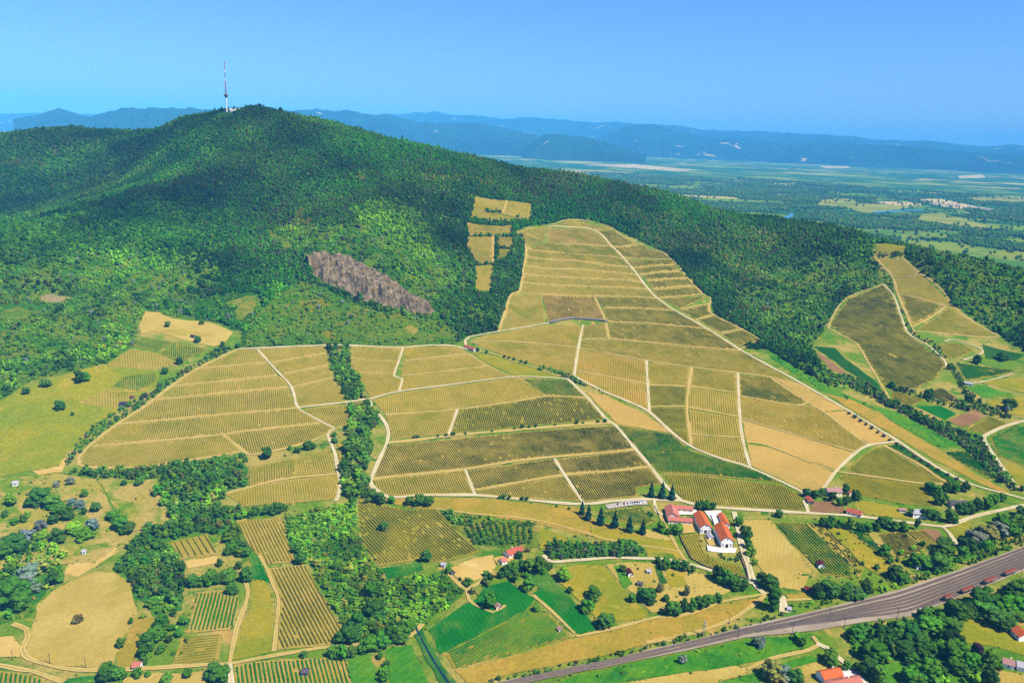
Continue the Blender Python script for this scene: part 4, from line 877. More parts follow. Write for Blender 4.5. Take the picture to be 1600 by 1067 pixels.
CROWN = {'round':[crown_mesh('crown_round',s,'round',24,1900,M_LEAF) for s in (1,2,3,4)],'tall':[crown_mesh('crown_tall',s,'tall',22,1700,M_LEAF) for s in (5,6)],
         'cone':[crown_mesh('crown_cone',s,'cone',12,1200,M_LEAF) for s in (7,8)]}
TRUNK = {'round':trunk_mesh('trunk',1),'tall':trunk_mesh('trunk',2,1.6),'cone':trunk_mesh('trunk',3,1.0)}
TINT = {'green':(.034,.092,.006),'bright':(.074,.155,.006),'dark':(.024,.068,.008),'olive':(.095,.098,.020),'grey':(.085,.11,.075),'blue':(.075,.11,.095),'conifer':(.008,.032,.020),'purple':(.05,.025,.04),'pine':(.040,.046,.026),'yellow':(.13,.14,.015),'brown':(.10,.070,.034),'mid':(.036,.088,.009)}
def tinted(t, j=.22):
    c = np.array(TINT[t])*1.15*(1+rng.normal(0,j*1.0)); return tuple(np.clip(c*(1+rng.normal(0,j*.5,3)),.004,.5))
def tree(px, py, wpx, kind='round', tint='green', label=None, group=None, xy=None, width=None):
    p = ground([(px,py)])[0] if xy is None else np.array(xy); z = float(hz(*p)); dist = math.sqrt(p[0]**2+p[1]**2+(CAM_H-z)**2)
    w = (wpx*dist/FPX if width is None else width)*1.12
    asp = {'round':rng.uniform(.8,1.02) if w < 14 else rng.uniform(.55,.7),'tall':rng.uniform(.75,.95),'cone':1.05}[kind]; h = w*asp; lift = {'round':.14,'tall':.1,'cone':.03}[kind]*h
    o = link('conifer' if kind == 'cone' else 'tree' if w > 5 else 'bush',None); o.location = (p[0],p[1],z); o.rotation_euler = (0,0,rng.uniform(0,6.28))
    ms = CROWN[kind]; c = link('crown',ms[int(rng.integers(len(ms)))],None,o,(0,0,lift)); c.scale = (w,w*rng.uniform(.88,1.1),h); c.color = (*tinted(tint),1)
    if kind == 'round' and w > 6:
        for q in range(1 if w < 11 else 2):
            if rng.random() < .75:
                a_ = rng.uniform(0,6.28); f_ = rng.uniform(.45,.72); c2 = link('crown',ms[int(rng.integers(len(ms)))],None,o,(math.cos(a_)*w*.3,math.sin(a_)*w*.3,lift*.5)); c2.scale = (w*f_,w*f_,h*f_*rng.uniform(.9,1.2)); c2.rotation_euler = (0,0,rng.uniform(0,6.28)); c2.color = (*tinted(tint),1)
        c.scale = (w*.86,w*rng.uniform(.7,.9),h)
    t = link('trunk',TRUNK[kind],M_BARK,o); t.scale = (w,w,h)
    tag(o,label,o.name.split('.')[0],group); return o
SINGLES = []   # (landmark phrase, plural noun, list of (px,py,w,kind,tint))
R_,T_,C_ = 'round','tall','cone'
def group_trees(where, noun, items, adj=None):
    """name the trees of one spot apart by their order from left to right"""
    items = sorted(items,key=lambda a:a[0]); n = len(items)
    words = ['first','second','third','fourth','fifth','sixth','seventh','eighth','ninth','tenth','eleventh','twelfth','thirteenth','fourteenth','fifteenth','sixteenth','seventeenth','eighteenth','nineteenth','twentieth']
    num = ['','','two','three','four','five','six','seven','eight','nine','ten','eleven','twelve','thirteen','fourteen','fifteen','sixteen','seventeen','eighteen','nineteen','twenty']
    cname = {'green':'green','bright':'bright green','dark':'dark green','olive':'olive','grey':'grey-green','blue':'silvery blue-grey','conifer':'dark','purple':'purple-leaved','mid':'green','yellow':'yellowish','pine':'dull green'}
    for i,(x,y,w,*kt) in enumerate(items):
        kind = kt[0] if kt else R_; tint = kt[1] if len(kt) > 1 else 'green'; sing = noun if kind != C_ else 'conifer'
        if n == 1: lab = f"{cname[tint]} {sing} {where}"
        elif i == 0: lab = f"leftmost {cname[tint]} {sing} {where}"
        elif i == n-1: lab = f"rightmost {cname[tint]} {sing} {where}"
        else: lab = f"{cname[tint]} {sing}, {words[i]} from left {where}"
        tree(x,y,w,kind,tint,lab,('trees ' if sing != 'bush' else 'bushes ')+where)
group_trees('in the conifer row below the car park','conifer',[(909,804,10,C_,'conifer'),(919,812,11,C_,'conifer'),(938,820,13,C_,'conifer'),(960,825,13,C_,'conifer'),(983,831,12,C_,'conifer'),(1004,834,11,C_,'conifer')])
group_trees('in the conifer trio behind the winery','conifer',[(1017,777,11,C_,'conifer'),(1034,779,12,C_,'conifer'),(1049,781,11,C_,'conifer')])
group_trees('left of the winery buildings','tree',[(1034,830,15,R_,'bright'),(1045,834,9),(1057,833,20,R_,'green')])
group_trees('behind the winery barns','tree',[(1092,796,13,R_,'dark'),(1103,796,15,R_,'green'),(1113,796,12,R_,'dark')])
group_trees('between winery road and stubble field','tree',[(1153,822,13),(1163,840,18,R_,'dark'),(1168,856,13),(1174,868,13,R_,'bright'),(1179,882,9,R_,'bright')])
group_trees('standing alone at the corner of the white road right of the winery','tree',[(1217,808,11,R_,'dark')])
group_trees('at the winery road junction','tree',[(1190,912,15),(1202,921,20,R_,'dark')])
group_trees('standing alone at the railway crossing','tree',[(1208,952,26,T_,'dark')])
group_trees('in the clump beside the lower winery road','tree',[(1121,906,19,R_,'dark'),(1135,913,20),(1148,919,20),(1161,922,16,R_,'dark')])
group_trees('in the hedge row of the garden beds','tree',[(1041,888,17),(1056,888,13),(1070,892,15),(1082,894,11)])
group_trees('along the garden path above the railway','tree',[(1049,961,20,R_,'dark'),(1068,955,16),(1082,953,15),(1093,950,20,R_,'dark'),(1104,947,17),(1113,942,12),(1122,939,13)])
group_trees('inside the garden beds','tree',[(988,940,14),(1009,938,29,R_,'dark'),(1027,880,10),(1040,939,9),(972,893,9),(1030,925,12,R_,'olive'),(1072,930,13,R_,'olive')])
group_trees('on the dry pasture','tree',[(880,906,23,R_,'bright'),(890,926,9),(928,934,24),(918,955,20),(947,979,28,R_,'dark')])
group_trees('beside the upper corner of the green field','tree',[(805,908,15),(823,903,9),(827,922,20)])
group_trees('shading the hut in the green field','tree',[(764,950,20)])
group_trees('on the path by the striped green field','tree',[(838,954,10,R_,'bright')])
group_trees('around the red farmhouse','tree',[(790,898,15,R_,'dark'),(801,894,17),(811,872,12,R_,'dark'),(817,890,16,R_,'dark'),(829,893,22),(842,894,22),(856,892,14),(825,862,8,R_,'olive')])
group_trees('by the forked farm track','tree',[(666,878,16,R_,'dark'),(732,914,13),(759,900,8),(700,895,11),(739,927,10,R_,'olive')])
group_trees('in the tree belt above the railway gardens','tree',[(1382,868,15),(1396,902,23,R_,'dark'),(1411,909,20),(1433,884,24),(1452,886,16),(1468,888,28,R_,'dark'),(1476,868,24),(1504,872,14)])
group_trees('along the north side of the railway','tree',[(1277,931,17,R_,'dark'),(1296,931,29,R_,'dark'),(1317,933,19),(1331,931,25,R_,'dark'),(1353,926,18)])
group_trees('in the tree row under the farm road','tree',[(1285,822,13),(1299,823,14,R_,'dark'),(1313,824,13),(1327,826,14),(1342,830,13,R_,'dark'),(1356,831,14),(1368,828,10),(1381,823,21,R_,'dark'),(1395,827,18),(1408,829,14)])
group_trees('standing alone beside the road fork','tree',[(1432,827,10,T_,'dark')])
group_trees('dark and round below the road fork','tree',[(1476,860,27,R_,'dark')])
group_trees('around the pink-roofed farmhouse','tree',[(1259,776,12,R_,'dark'),(1273,778,13),(1283,776,11,R_,'dark'),(1299,782,13),(1321,771,12,R_,'dark'),(1336,781,14),(1322,789,12,R_,'dark'),(1310,790,10)])
group_trees('around the grey-roofed white house','tree',[(1422,806,9,R_,'dark'),(1446,810,13,R_,'dark'),(1458,811,17,R_,'dark'),(1484,816,16)])
group_trees('in the grove beside the ruined grey roof','tree',[(1452,768,13,R_,'dark'),(1462,775,14),(1470,788,15),(1480,768,14),(1492,770,14,R_,'dark'),(1500,803,15,R_,'dark'),(1513,800,15),(1526,797,15,R_,'dark'),(1541,795,15),(1552,788,13),(1508,768,11),(1566,782,11)])
group_trees('in the grey willow grove at the right edge','tree',[(1509,858,22,R_,'dark'),(1524,850,26,R_,'grey'),(1542,846,28,R_,'olive'),(1558,838,24,R_,'grey'),(1574,834,24),(1590,824,24),(1540,858,18),(1563,822,16,R_,'bright'),(1597,806,18,R_,'dark')])
group_trees('below the left end of the pale lane','tree',[(1296,1034,25)])
group_trees('in the thicket around the small lawn','tree',[(1337,996,24,R_,'dark'),(1361,1027,36),(1355,1053,28,R_,'dark'),(1372,1068,22),(1380,1000,26,R_,'dark'),(1406,1024,33,R_,'dark'),(1422,1064,26),(1438,1020,28,R_,'dark'),(1449,1060,32),(1467,1020,23),(1486,1028,35),(1400,990,24),(1423,1000,28,R_,'dark'),(1449,987,30),(1466,1060,18),(1484,1006,27,R_,'dark'),(1495,1050,24)])
group_trees('south of the freight wagons','tree',[(1494,970,34),(1491,983,22,R_,'dark'),(1508,962,24,R_,'dark'),(1538,950,38,R_,'dark'),(1557,977,31,R_,'dark'),(1569,975,22),(1576,957,34),(1594,932,30),(1470,978,22),(1602,952,26)])
group_trees('around the bottom right cottages','tree',[(1514,1047,22),(1526,1026,16,R_,'purple'),(1544,1040,20),(1545,1068,22,R_,'dark'),(1560,1046,9),(1530,1060,16)])
group_trees('at the bottom edge near the orange-roofed house','bush',[(1205,1058,30,R_,'olive'),(1222,1062,26,R_,'grey'),(1240,1066,20,R_,'dark'),(1322,1046,12)])
group_trees('under the railway bank','bush',[(1182,1010,15,R_,'grey'),(1190,1007,12,R_,'blue'),(1245,1001,12,R_,'bright'),(1252,1009,10),(1066,1036,12,R_,'grey')])
group_trees('around the round stubble field','tree',[(124,972,12,R_,'olive'),(190,1011,13),(170,1060,21),(185,1062,18),(205,974,7),(45,905,30,R_,'blue'),(43,925,24,R_,'blue'),(20,946,46),(60,895,24,R_,'olive'),(85,912,18)])
group_trees('near the small red-roofed house at the bottom','tree',[(226,1037,10),(215,1057,13),(293,1058,12),(260,1068,16),(232,1056,8)])
group_trees('in the gardens right of the stubble field','tree',[(244,1002,21),(230,1007,18),(236,1016,13),(224,1026,15),(254,980,18),(287,976,13),(279,994,10),(253,1019,12),(268,985,9),(264,1003,9),(272,962,10)])
group_trees('around the head of the bent lane','tree',[(303,916,17,R_,'dark'),(318,914,13),(332,910,20),(324,915,15),(344,884,10,R_,'dark'),(357,905,24),(363,928,16,R_,'dark'),(384,908,18),(374,889,11),(362,864,18),(283,892,14),(347,910,12)])
group_trees('beside the bottom lane crossing','tree',[(338,1060,27),(347,1063,20),(475,1027,9,R_,'dark'),(521,1027,17),(535,1028,20),(549,1026,17),(351,1050,12)])
group_trees('between the mown plots at the bottom','bush',[(594,1029,11),(599,1054,14),(600,1064,14),(604,1042,9)])
group_trees('along the right edge of the long vineyard','tree',[(470,880,18,R_,'dark'),(464,863,16),(550,1000,35,R_,'dark'),(585,962,33,R_,'dark'),(575,1016,29),(596,1010,28),(629,997,26),(580,932,23),(612,1002,22),(560,978,22),(642,985,18)])
group_trees('on the patchy dry slope','bush',[(8,808,9,R_,'dark'),(23,820,11),(36,815,9),(44,808,9,R_,'bright'),(84,818,14,R_,'dark'),(105,812,16),(133,803,9),(126,796,13,R_,'blue'),(112,790,10,R_,'blue'),(144,827,15,R_,'blue'),(63,828,14,R_,'blue'),(41,846,22,R_,'blue'),(132,776,11),(150,800,12),(93,802,20),(17,790,16,R_,'bright'),(111,758,10,R_,'grey'),(89,761,8,R_,'grey')])
group_trees('in the clumps at the foot of the patchy slope','tree',[(66,786,30,R_,'dark'),(52,790,20),(82,792,22),(66,846,20,R_,'bright'),(91,847,17),(118,832,22,R_,'bright'),(132,842,22,R_,'bright'),(178,812,20),(190,826,26),(202,832,20),(22,862,34,R_,'dark'),(5,870,30)])
group_trees('on the ringed dry clearing','bush',[(247,773,14),(194,758,7,R_,'dark'),(219,757,11),(256,790,12,R_,'bright')])
group_trees('along the lower edge of the left vineyard','bush',[(522,682,7,R_,'dark'),(522,692,9,R_,'dark'),(481,703,15,R_,'dark'),(464,707,9),(490,701,7),(453,703,6),(416,717,16,R_,'dark'),(378,715,9),(350,714,5,R_,'dark'),(292,722,6,R_,'dark'),(160,733,4,R_,'dark'),(184,733,4,R_,'dark')])
group_trees('under the small lower vineyard','tree',[(416,804,12,R_,'dark'),(434,802,18),(401,801,8),(445,797,9)])
group_trees('in the speckled slanting vineyard','tree',[(599,829,13,R_,'dark'),(594,788,17),(612,786,12),(640,789,14),(655,790,16),(670,791,15)])
group_trees('lining the broad pale track','bush',[(647,684.5,4.5,R_,'dark'),(653,684.5,5,R_,'dark'),(684,683,4,R_,'dark'),(697,681.5,5,R_,'dark'),(708,680.5,6,R_,'dark'),(727,679,4),(769,675,3.5),(804,671,4),(816,669,6,R_,'dark'),(827,668.5,5,R_,'dark'),(837,667.5,5,R_,'dark'),(867,665,3.5),(901,662.5,6,R_,'dark'),(911,662,4),(934,660.5,5,R_,'dark'),(945,660,6,R_,'dark')])
group_trees('along the white road under the dark strips','bush',[(781,779,5,R_,'dark'),(788,778.5,7,R_,'dark'),(796,779.5,6,R_,'dark'),(816,781,6,R_,'dark'),(823,782,5,R_,'dark'),(830,787,3),(870,792,4),(889,796,4)])
group_trees('below the red-roofed hut track','bush',[(746,549,7,R_,'dark'),(760,552,4,R_,'dark'),(788,559,4,R_,'dark'),(795,561,4,R_,'dark'),(803,563,5,R_,'dark'),(814,567,5,R_,'dark'),(822,569,5,R_,'dark')])
group_trees('on the slopes of the right spur','tree',[(1577,639,18,R_,'dark'),(1565,562,14,R_,'dark'),(1526,568,10,R_,'dark'),(1450,622,12,R_,'dark'),(1394,606,10,R_,'dark'),(1512,629,10,R_,'dark'),(1484,578,9,R_,'dark'),(1573,644,7,R_,'grey')])
group_trees('on the grassy slope at the left','bush',[(41,616,10,R_,'dark'),(71,605,14,R_,'green'),(125,597,20,R_,'green'),(93,640,12,R_,'dark'),(114,649,5,R_,'dark')])
group_trees('in the straw field of the left clearing','bush',[(262,511,9),(316,507,7),(309,535,9,R_,'dark'),(348,542,8,R_,'dark'),(280,569,10,R_,'dark'),(258,585,9,R_,'dark')])
# the regular row of small trees along the diagonal road
row = smooth_line(ground([(1329,645),(1404,694),(1459,730),(1520,758)]),1.0)
seglen = np.concatenate([[0],np.cumsum(np.linalg.norm(np.diff(row,axis=0),axis=1))])
for i,d in enumerate(np.arange(4,seglen[-1],11.5)):
    j = int(np.searchsorted(seglen,d)); t_ = row[min(j+1,len(row)-1)]-row[max(j-1,0)]; t_ /= np.linalg.norm(t_)
    q = row[j]+np.array([t_[1],-t_[0]])*(5.5 if t_[1] < 0 else -5.5)
    tree(0,0,0,R_,'pine',['topmost','second','third','fourth','fifth','sixth','seventh','eighth','ninth','tenth','eleventh','twelfth','thirteenth','fourteenth','fifteenth','sixteenth','seventeenth','eighteenth','nineteenth','twentieth'][min(i,19)]+' small round tree from the top of the row beside the diagonal road','roadside row of small trees',xy=q,width=float(rng.uniform(3.4,4.6)))

# ------------------------------------------------------------------ woods and thickets: masses of crowns over surveyed ground
pcol = bpy.data.collections.new('crown_kit')
KIT = [crown_mesh('wood_crown',s,k_,n_,l_,M_LEAFI) for s,k_,n_,l_ in ((11,'round',9,200),(12,'round',8,200),(13,'round',10,200),(14,'tall',9,180),(15,'cone',8,160),(16,'round',7,160))]
for i,m in enumerate(KIT): o = bpy.data.objects.new('crown_%d'%i,m); pcol.objects.link(o)
ng = bpy.data.node_groups.new('scatter_crowns','GeometryNodeTree')
ng.interface.new_socket('Geometry',in_out='INPUT',socket_type='NodeSocketGeometry'); ng.interface.new_socket('Geometry',in_out='OUTPUT',socket_type='NodeSocketGeometry')
gi = ng.nodes.new('NodeGroupInput'); go = ng.nodes.new('NodeGroupOutput'); iop = ng.nodes.new('GeometryNodeInstanceOnPoints'); ci = ng.nodes.new('GeometryNodeCollectionInfo')
ci.inputs['Collection'].default_value = pcol; ci.inputs['Separate Children'].default_value = True; ci.inputs['Reset Children'].default_value = True
def named(n, ty):
    a = ng.nodes.new('GeometryNodeInputNamedAttribute'); a.data_type = ty; a.inputs['Name'].default_value = n; return a.outputs[0]
ng.links.new(gi.outputs[0],iop.inputs['Points']); ng.links.new(ci.outputs[0],iop.inputs['Instance']); iop.inputs['Pick Instance'].default_value = True
ng.links.new(named('pick','INT'),iop.inputs['Instance Index']); ng.links.new(named('scl','FLOAT_VECTOR'),iop.inputs['Scale'])
rv = ng.nodes.new('ShaderNodeCombineXYZ'); ng.links.new(named('rotz','FLOAT'),rv.inputs[2]); er = ng.nodes.new('FunctionNodeEulerToRotation'); ng.links.new(rv.outputs[0],er.inputs[0]); ng.links.new(er.outputs[0],iop.inputs['Rotation'])
ng.links.new(iop.outputs[0],go.inputs[0])
COUNT = [0]
def mass(name, label, cat, XY, W_, Hh, pick, tint, sink=.1):
    n = len(XY); COUNT[0] += n
    me = bpy.data.meshes.new(name); me.vertices.add(n); z = hz(XY[:,0],XY[:,1])-sink*Hh
    me.vertices.foreach_set('co',np.stack([XY[:,0],XY[:,1],z],-1).astype(np.float32).ravel())
    for nm,ty,val in (('scl','FLOAT_VECTOR',np.stack([W_,W_*rng.uniform(.85,1.15,n),Hh],-1)),('rotz','FLOAT',rng.uniform(0,6.28,n)),('pick','INT',pick),('tint','FLOAT_COLOR',np.concatenate([tint,np.ones((n,1))],1))):
        a = me.attributes.new(nm,ty,'POINT'); v = np.asarray(val)
        a.data.foreach_set({'FLOAT_VECTOR':'vector','FLOAT':'value','INT':'value','FLOAT_COLOR':'color'}[ty],(v.astype(np.int32) if ty == 'INT' else v.astype(np.float32)).ravel())
    o = link(name,me); tag(o,label,cat,kind='stuff'); md = o.modifiers.new('crowns','NODES'); md.node_group = ng; return o
def scatter(P, sp, jit=.45):
    lo = P.min(0); hi = P.max(0); gx,gy = np.meshgrid(np.arange(lo[0],hi[0],sp),np.arange(lo[1],hi[1],sp)); gx = gx.ravel()+rng.uniform(-jit,jit,gx.size)*sp; gy = gy.ravel()+rng.uniform(-jit,jit,gy.size)*sp
    k = inpoly(gx,gy,P); return np.stack([gx[k],gy[k]],-1)
def keep_off(XY, plots_=None, roads=True, pad=2.0):
    k = np.ones(len(XY),bool)
    for P in (PLOTS if plots_ is None else plots_):
        lo = P.min(0)-3; hi = P.max(0)+3; m = np.all((XY > lo)&(XY < hi),axis=1)&k
        if m.any(): i = np.nonzero(m)[0]; k[i[inpoly(XY[i,0],XY[i,1],P)]] = False
    if roads:
        for L,w in ROAD_LINES:
            lo = L.min(0)-8; hi = L.max(0)+8; m = np.all((XY > lo)&(XY < hi),axis=1)&k
            if m.any(): i = np.nonzero(m)[0]; k[i[segdist(XY[i,0],XY[i,1],L) < w/2+pad]] = False
    return XY[k]
def tints(n, names, probs, j=.3):
    c = np.array([TINT[a] for a in names])[rng.choice(len(names),n,p=np.array(probs)/sum(probs))]
    return np.clip(c*(1+rng.normal(0,j*.5,(n,1)))*(1+rng.normal(0,j*.3,(n,3))),.004,.5)
# the hill forest, with patches of species and painted sunlit patches
SPEC = [  # photo ellipse -> mix of species
 ((300,310,110,22),'pine'),((370,300,90,30),'pine'),((180,330,60,14),'pine'),((420,270,50,30),'pine'),((330,250,60,20),'darkmix'),((260,180,90,14),'darkmix'),
 ((330,240,16,10),'light'),((150,350,70,18),'light'),((230,330,40,14),'light'),((250,370,60,40),'light'),((300,310,20,10),'light'),((60,370,70,16),'light'),
 ((50,255,28,10),'olive'),((380,390,50,36),'darkmix'),((350,430,60,26),'darkmix'),((455,360,30,20),'olive'),((600,340,50,26),'light'),((640,390,70,40),'light'),((560,275,14,8),'olive'),((720,280,60,10),'olive'),
 ((700,400,25,40),'darkmix'),((120,440,130,40),'light'),((40,470,60,40),'olive'),((100,540,90,30),'bright'),((200,480,50,30),'bright'),((230,430,70,30),'bright'),((440,490,60,40),'bright'),((560,510,120,26),'bright'),((330,470,40,14),'olive'),
 ((880,290,60,18),'pine'),((960,310,80,20),'pine'),((1010,340,60,14),'olive'),((1060,370,60,25),'greymix'),((1150,380,60,30),'greymix'),((1150,430,50,20),'greymix'),((1180,480,60,26),'brownmix'),((1230,390,40,20),'darkmix'),
 ((1290,400,60,14),'darkmix'),((1330,390,30,10),'light'),((1250,470,50,30),'green'),((1300,430,40,20),'greymix'),((1480,400,60,16),'greymix'),((1540,440,50,24),'greymix'),((1580,480,40,20),'brownmix'),((1230,540,30,20),'darkmix'),((1310,520,20,14),'brownmix'),((800,430,24,40),'darkmix')]
MIX = {'pine':(('pine','dark','mid'),(6,3,1)),'darkmix':(('dark','green','pine'),(5,3,2)),'light':(('bright','mid','green'),(4,4,2)),'olive':(('olive','mid','green','brown'),(4,4,2,1)),'bright':(('bright','green','yellow'),(7,3,.6)),
       'greymix':(('mid','grey','green','olive','bright'),(4,1.6,3,2,1.5)),'brownmix':(('mid','brown','grey','green'),(3,2,1,3)),'green':(('green','mid','bright','dark','olive'),(4,4,3.2,1,.8)),'base':(('mid','green','dark','olive','bright'),(4,4,3,.8,.8))}
SPECW = [(ell(*e),m) for e,m in SPEC]
def forest_tints(XY):
    n = len(XY); zone = np.full(n,'base',dtype=object); wob = XY+np.stack([N1(XY[:,0]/40,XY[:,1]/40),N2(XY[:,0]/40,XY[:,1]/40)],-1)*70
    for P,m in SPECW:
        k = inpoly(wob[:,0],wob[:,1],P); zone[k] = m
    out = np.zeros((n,3))
    for m in set(zone):
        k = np.nonzero(zone == m)[0]; out[k] = tints(len(k),*MIX[m],j=.2)
    patch = np.clip(1.15+fbm(N3,XY[:,0]/130,XY[:,1]/130,3)*1.5,.4,2.6); out[:,0] *= np.clip(1+fbm(N1,XY[:,0]/200,XY[:,1]/200,2)*.7,.65,1.5); out *= np.array([.66,.80,.40]); patch *= np.clip(1+fbm(N1,XY[:,0]/330,XY[:,1]/260,2)*.9,.6,1.5); return np.clip(out*patch[:,None],.004,.5),zone  # the broadest noise paints sunlit patches into the crown tints
ROCKPX = [(478,410),(500,405),(545,412),(560,420),(600,440),(640,468),(680,490),(660,496),(610,482),(560,470),(520,448),(495,440),(486,425)]
ROCK = ground(ROCKPX)
CLEAR = [ground(p) for p in ([(60,464),(75,460),(108,464),(104,474),(66,472)],[(0,487),(30,480),(55,488),(40,498),(0,500)],[(615,520),(640,508),(652,512),(648,528),(630,532),(616,528)],[(415,350),(430,365),(458,385),(452,392),(425,376)],[(352,474),(380,464),(402,460),(408,470),(396,486),(380,500),(366,498),(372,480)])]
LIGHTWOOD = ground([(372,543),(395,500),(420,470),(470,440),(520,455),(600,490),(690,500),(715,520),(712,538)])
SCREE = [ground(p) for p in ([(0,480),(60,470),(95,480),(60,500),(0,505)],[(290,470),(400,455),(410,475),(390,510),(340,500)])]
XY = scatter(FOREST,6.1); r_ = np.hypot(XY[:,0],XY[:,1]); XY = XY[(r_ < 2950)&(np.abs(XY[:,0]) < 2050)]
PEAK = None
for _y in np.arange(155,200,.5):
    _g = ground([(354.5,_y)])[0]
    if np.hypot(*_g) < 2600: PEAK = ground([(354.5,_y+1.0)])[0]; break
_pk = PEAK; XY = XY[(np.hypot((XY[:,0]-_pk[0]-12)/46,(XY[:,1]-_pk[1]+18)/36) > 1)]
XY = keep_off(XY,[p for p in PLOTS if p is not WILD]+[ROCK])
def within(XY, L):
    m = np.zeros(len(XY),bool)
    for P in L: m |= inpoly(XY[:,0],XY[:,1],P)
    return m
dens = fbm(N2,XY[:,0]/26,XY[:,1]/26,3); rnd = rng.random(len(XY))
thin = within(XY,[LIGHTWOOD]+SCREE); _i = np.clip(((XY[:,0]-XS0)/GR).astype(int),0,len(xs)-1); _j = np.clip(((XY[:,1]-YS0)/GR).astype(int),0,len(ys)-1); sv_ = SHG[_i,_j]; shr = (rng.random(len(XY)) < sv_)&~thin; bare = within(XY,CLEAR)
kp = np.where(bare,rnd < .75,np.where(thin,rnd < np.clip(.95+dens*1.3,.3,1),np.where(shr,rnd < np.clip(.85+dens*.7,.4,1),True)))
XY = XY[kp]; thin = thin[kp]; shr = shr[kp]; bare = bare[kp]
tn,zone = forest_tints(XY); n = len(XY)
w = rng.uniform(6.5,11,n)*np.where(rng.random(n) < .05,1.3,1); small = rng.beta(1.2,2.2,n)
w = np.where(thin,2.2+7.5*small,np.where(shr,3.0+6.5*small,w)); w = np.where(bare,1+2.5*small,w); h = w*rng.uniform(.7,1.0,n)
br = np.array(TINT['bright'])*rng.uniform(.55,1.25,(n,1)); tn = np.where((thin)[:,None],.4*tn+.8*br,np.where(shr[:,None],.7*tn+.68*br*np.clip(1+2.2*dens[kp],.4,1.7)[:,None],tn))
gs = (shr|thin)&(rng.random(n) < .05); tn[gs] = np.array(TINT['grey'])*rng.uniform(.8,1.5,(gs.sum(),1))
pick = rng.choice([0,1,2,5,3],n,p=[.26,.26,.22,.2,.06]); pine = (zone == 'pine')|(zone == 'darkmix'); pick = np.where(pine&~thin&~shr&(rng.random(n) < .12),4,pick)
h = np.where(pick == 4,h*.8,h)
mass('forest','dense mixed forest covering the whole hill','forest',XY,w,h,pick,tn,.2)
pts_rail = [(700,1086),(778,1067),(960,1029),(1163,980),(1280,953),(1402,923),(1504,889),(1600,854),(1680,824),(1680,856),(1600,892),(1483,940),(1422,964),(1349,973),(1280,985),(1163,997),(1062,1019),(960,1040),(831,1066),(700,1104)]
B = densify(ROCK,2.5); B = np.concatenate([B+rng.normal(0,3.5,B.shape),B[::2]+rng.normal(0,6,B[::2].shape)]); n = len(B); w = 2+4.5*rng.beta(1.2,2,n)
mass('rock_scrub','scrub breaking the edge of the rock face','scrub',B,w,w*rng.uniform(.7,1,n),rng.choice([0,1,2,5],n),tints(n,('bright','green','mid','olive'),(3,3,3,1)),.0)
# named thickets lower down
def thicket(name, label, P, sp, wr, mixn, keep=.9, cat='thicket', off=True, hr=(.75,1.1)):
    Q = ground(P) if not isinstance(P,np.ndarray) else P; XY = scatter(Q,sp); XY = keep_off(XY,None if off else [],True,.8); XY = XY[rng.random(len(XY)) < keep]; n = len(XY)
    if n == 0: return
    w = wr[0]*.7+(wr[1]*1.15-wr[0]*.7)*rng.beta(1.3,1.8,n)*np.clip(1+1.0*N3(XY[:,0]/22,XY[:,1]/22),.6,1.5)
    tt = tints(n,*MIX[mixn],j=.4)*np.clip(1+1.1*fbm(N2,XY[:,0]/30,XY[:,1]/30,2),.5,1.8)[:,None]; mass(name,label,cat,XY,w,w*rng.uniform(hr[0],hr[1],n),rng.choice([0,1,2,5],n),np.clip(tt,.004,.5),.1)
thicket('thicket','wooded gully between the left and middle vineyards, upper part',[(511,541),(546,541),(544,563),(568,612),(571,622),(542,627),(522,588)],5,(6,11),'green')
thicket('thicket','wooded gully running down to the green thicket',[(546,634),(574,632),(595,655),(578,677),(581,702),(567,743),(577,765),(596,788),(586,793),(557,776),(539,774),(533,733),(543,718),(543,671)],5,(6,12),'green')
thicket('thicket','trees around the dry clearing at the left',[(140,736),(200,738),(330,724),(372,716),(388,733),(385,760),(350,772),(345,795),(385,800),(440,800),(370,812),(365,830),(395,866),(380,880),(340,836),(320,832),(262,846),(282,880),(288,910),(285,950),(245,963),(214,930),(203,905),(178,890),(205,845),(262,800),(250,770),(255,752),(200,746)],5.4,(5,10.5),'green',.85)
thicket('thicket','bright green thicket left of the farm track',[(445,810),(500,796),(555,788),(562,850),(600,906),(640,905),(700,900),(722,925),(700,948),(662,972),(640,990),(575,1004),(550,996),(530,965),(484,880),(467,878),(452,845)],3.7,(3.4,7.5),'bright',.95,hr=(.5,.9))
thicket('thicket','bushes in the bottom left corner above the bare patch',[(-40,850),(60,842),(100,868),(95,900),(60,938),(48,965),(0,978),(-40,980)],5,(4,9),'bright',.6,off=False)
thicket('thicket','hedge strip between the grassy slope and the left vineyard',[(345,540),(370,548),(292,588),(240,626),(214,644),(150,690),(126,712),(98,732),(106,707),(145,663),(190,638),(250,602),(300,570)],4.2,(3,6),'darkmix',.8)
thicket('thicket','hedge under the left vineyard',[(98,736),(134,733),(202,735),(320,721),(372,712),(385,722),(330,740),(200,748),(130,748)],4.6,(4,8),'green',.85)
thicket('thicket','woods south of the railway',[(1322,985),(1360,976),(1420,970),(1480,946),(1540,930),(1562,958),(1500,976),(1474,985),(1500,1008),(1530,1028),(1562,1075),(1440,1085),(1425,1058),(1408,1034),(1360,1030),(1330,1020)],7.5,(6,11),'green',.6)
thicket('thicket','green verge along the north side of the railway',[(1228,948),(1290,932),(1350,926),(1420,906),(1480,874),(1560,845),(1640,812),(1640,838),(1600,851),(1504,886),(1402,920),(1280,950)],4.4,(2.5,5.5),'bright',.75,off=False)
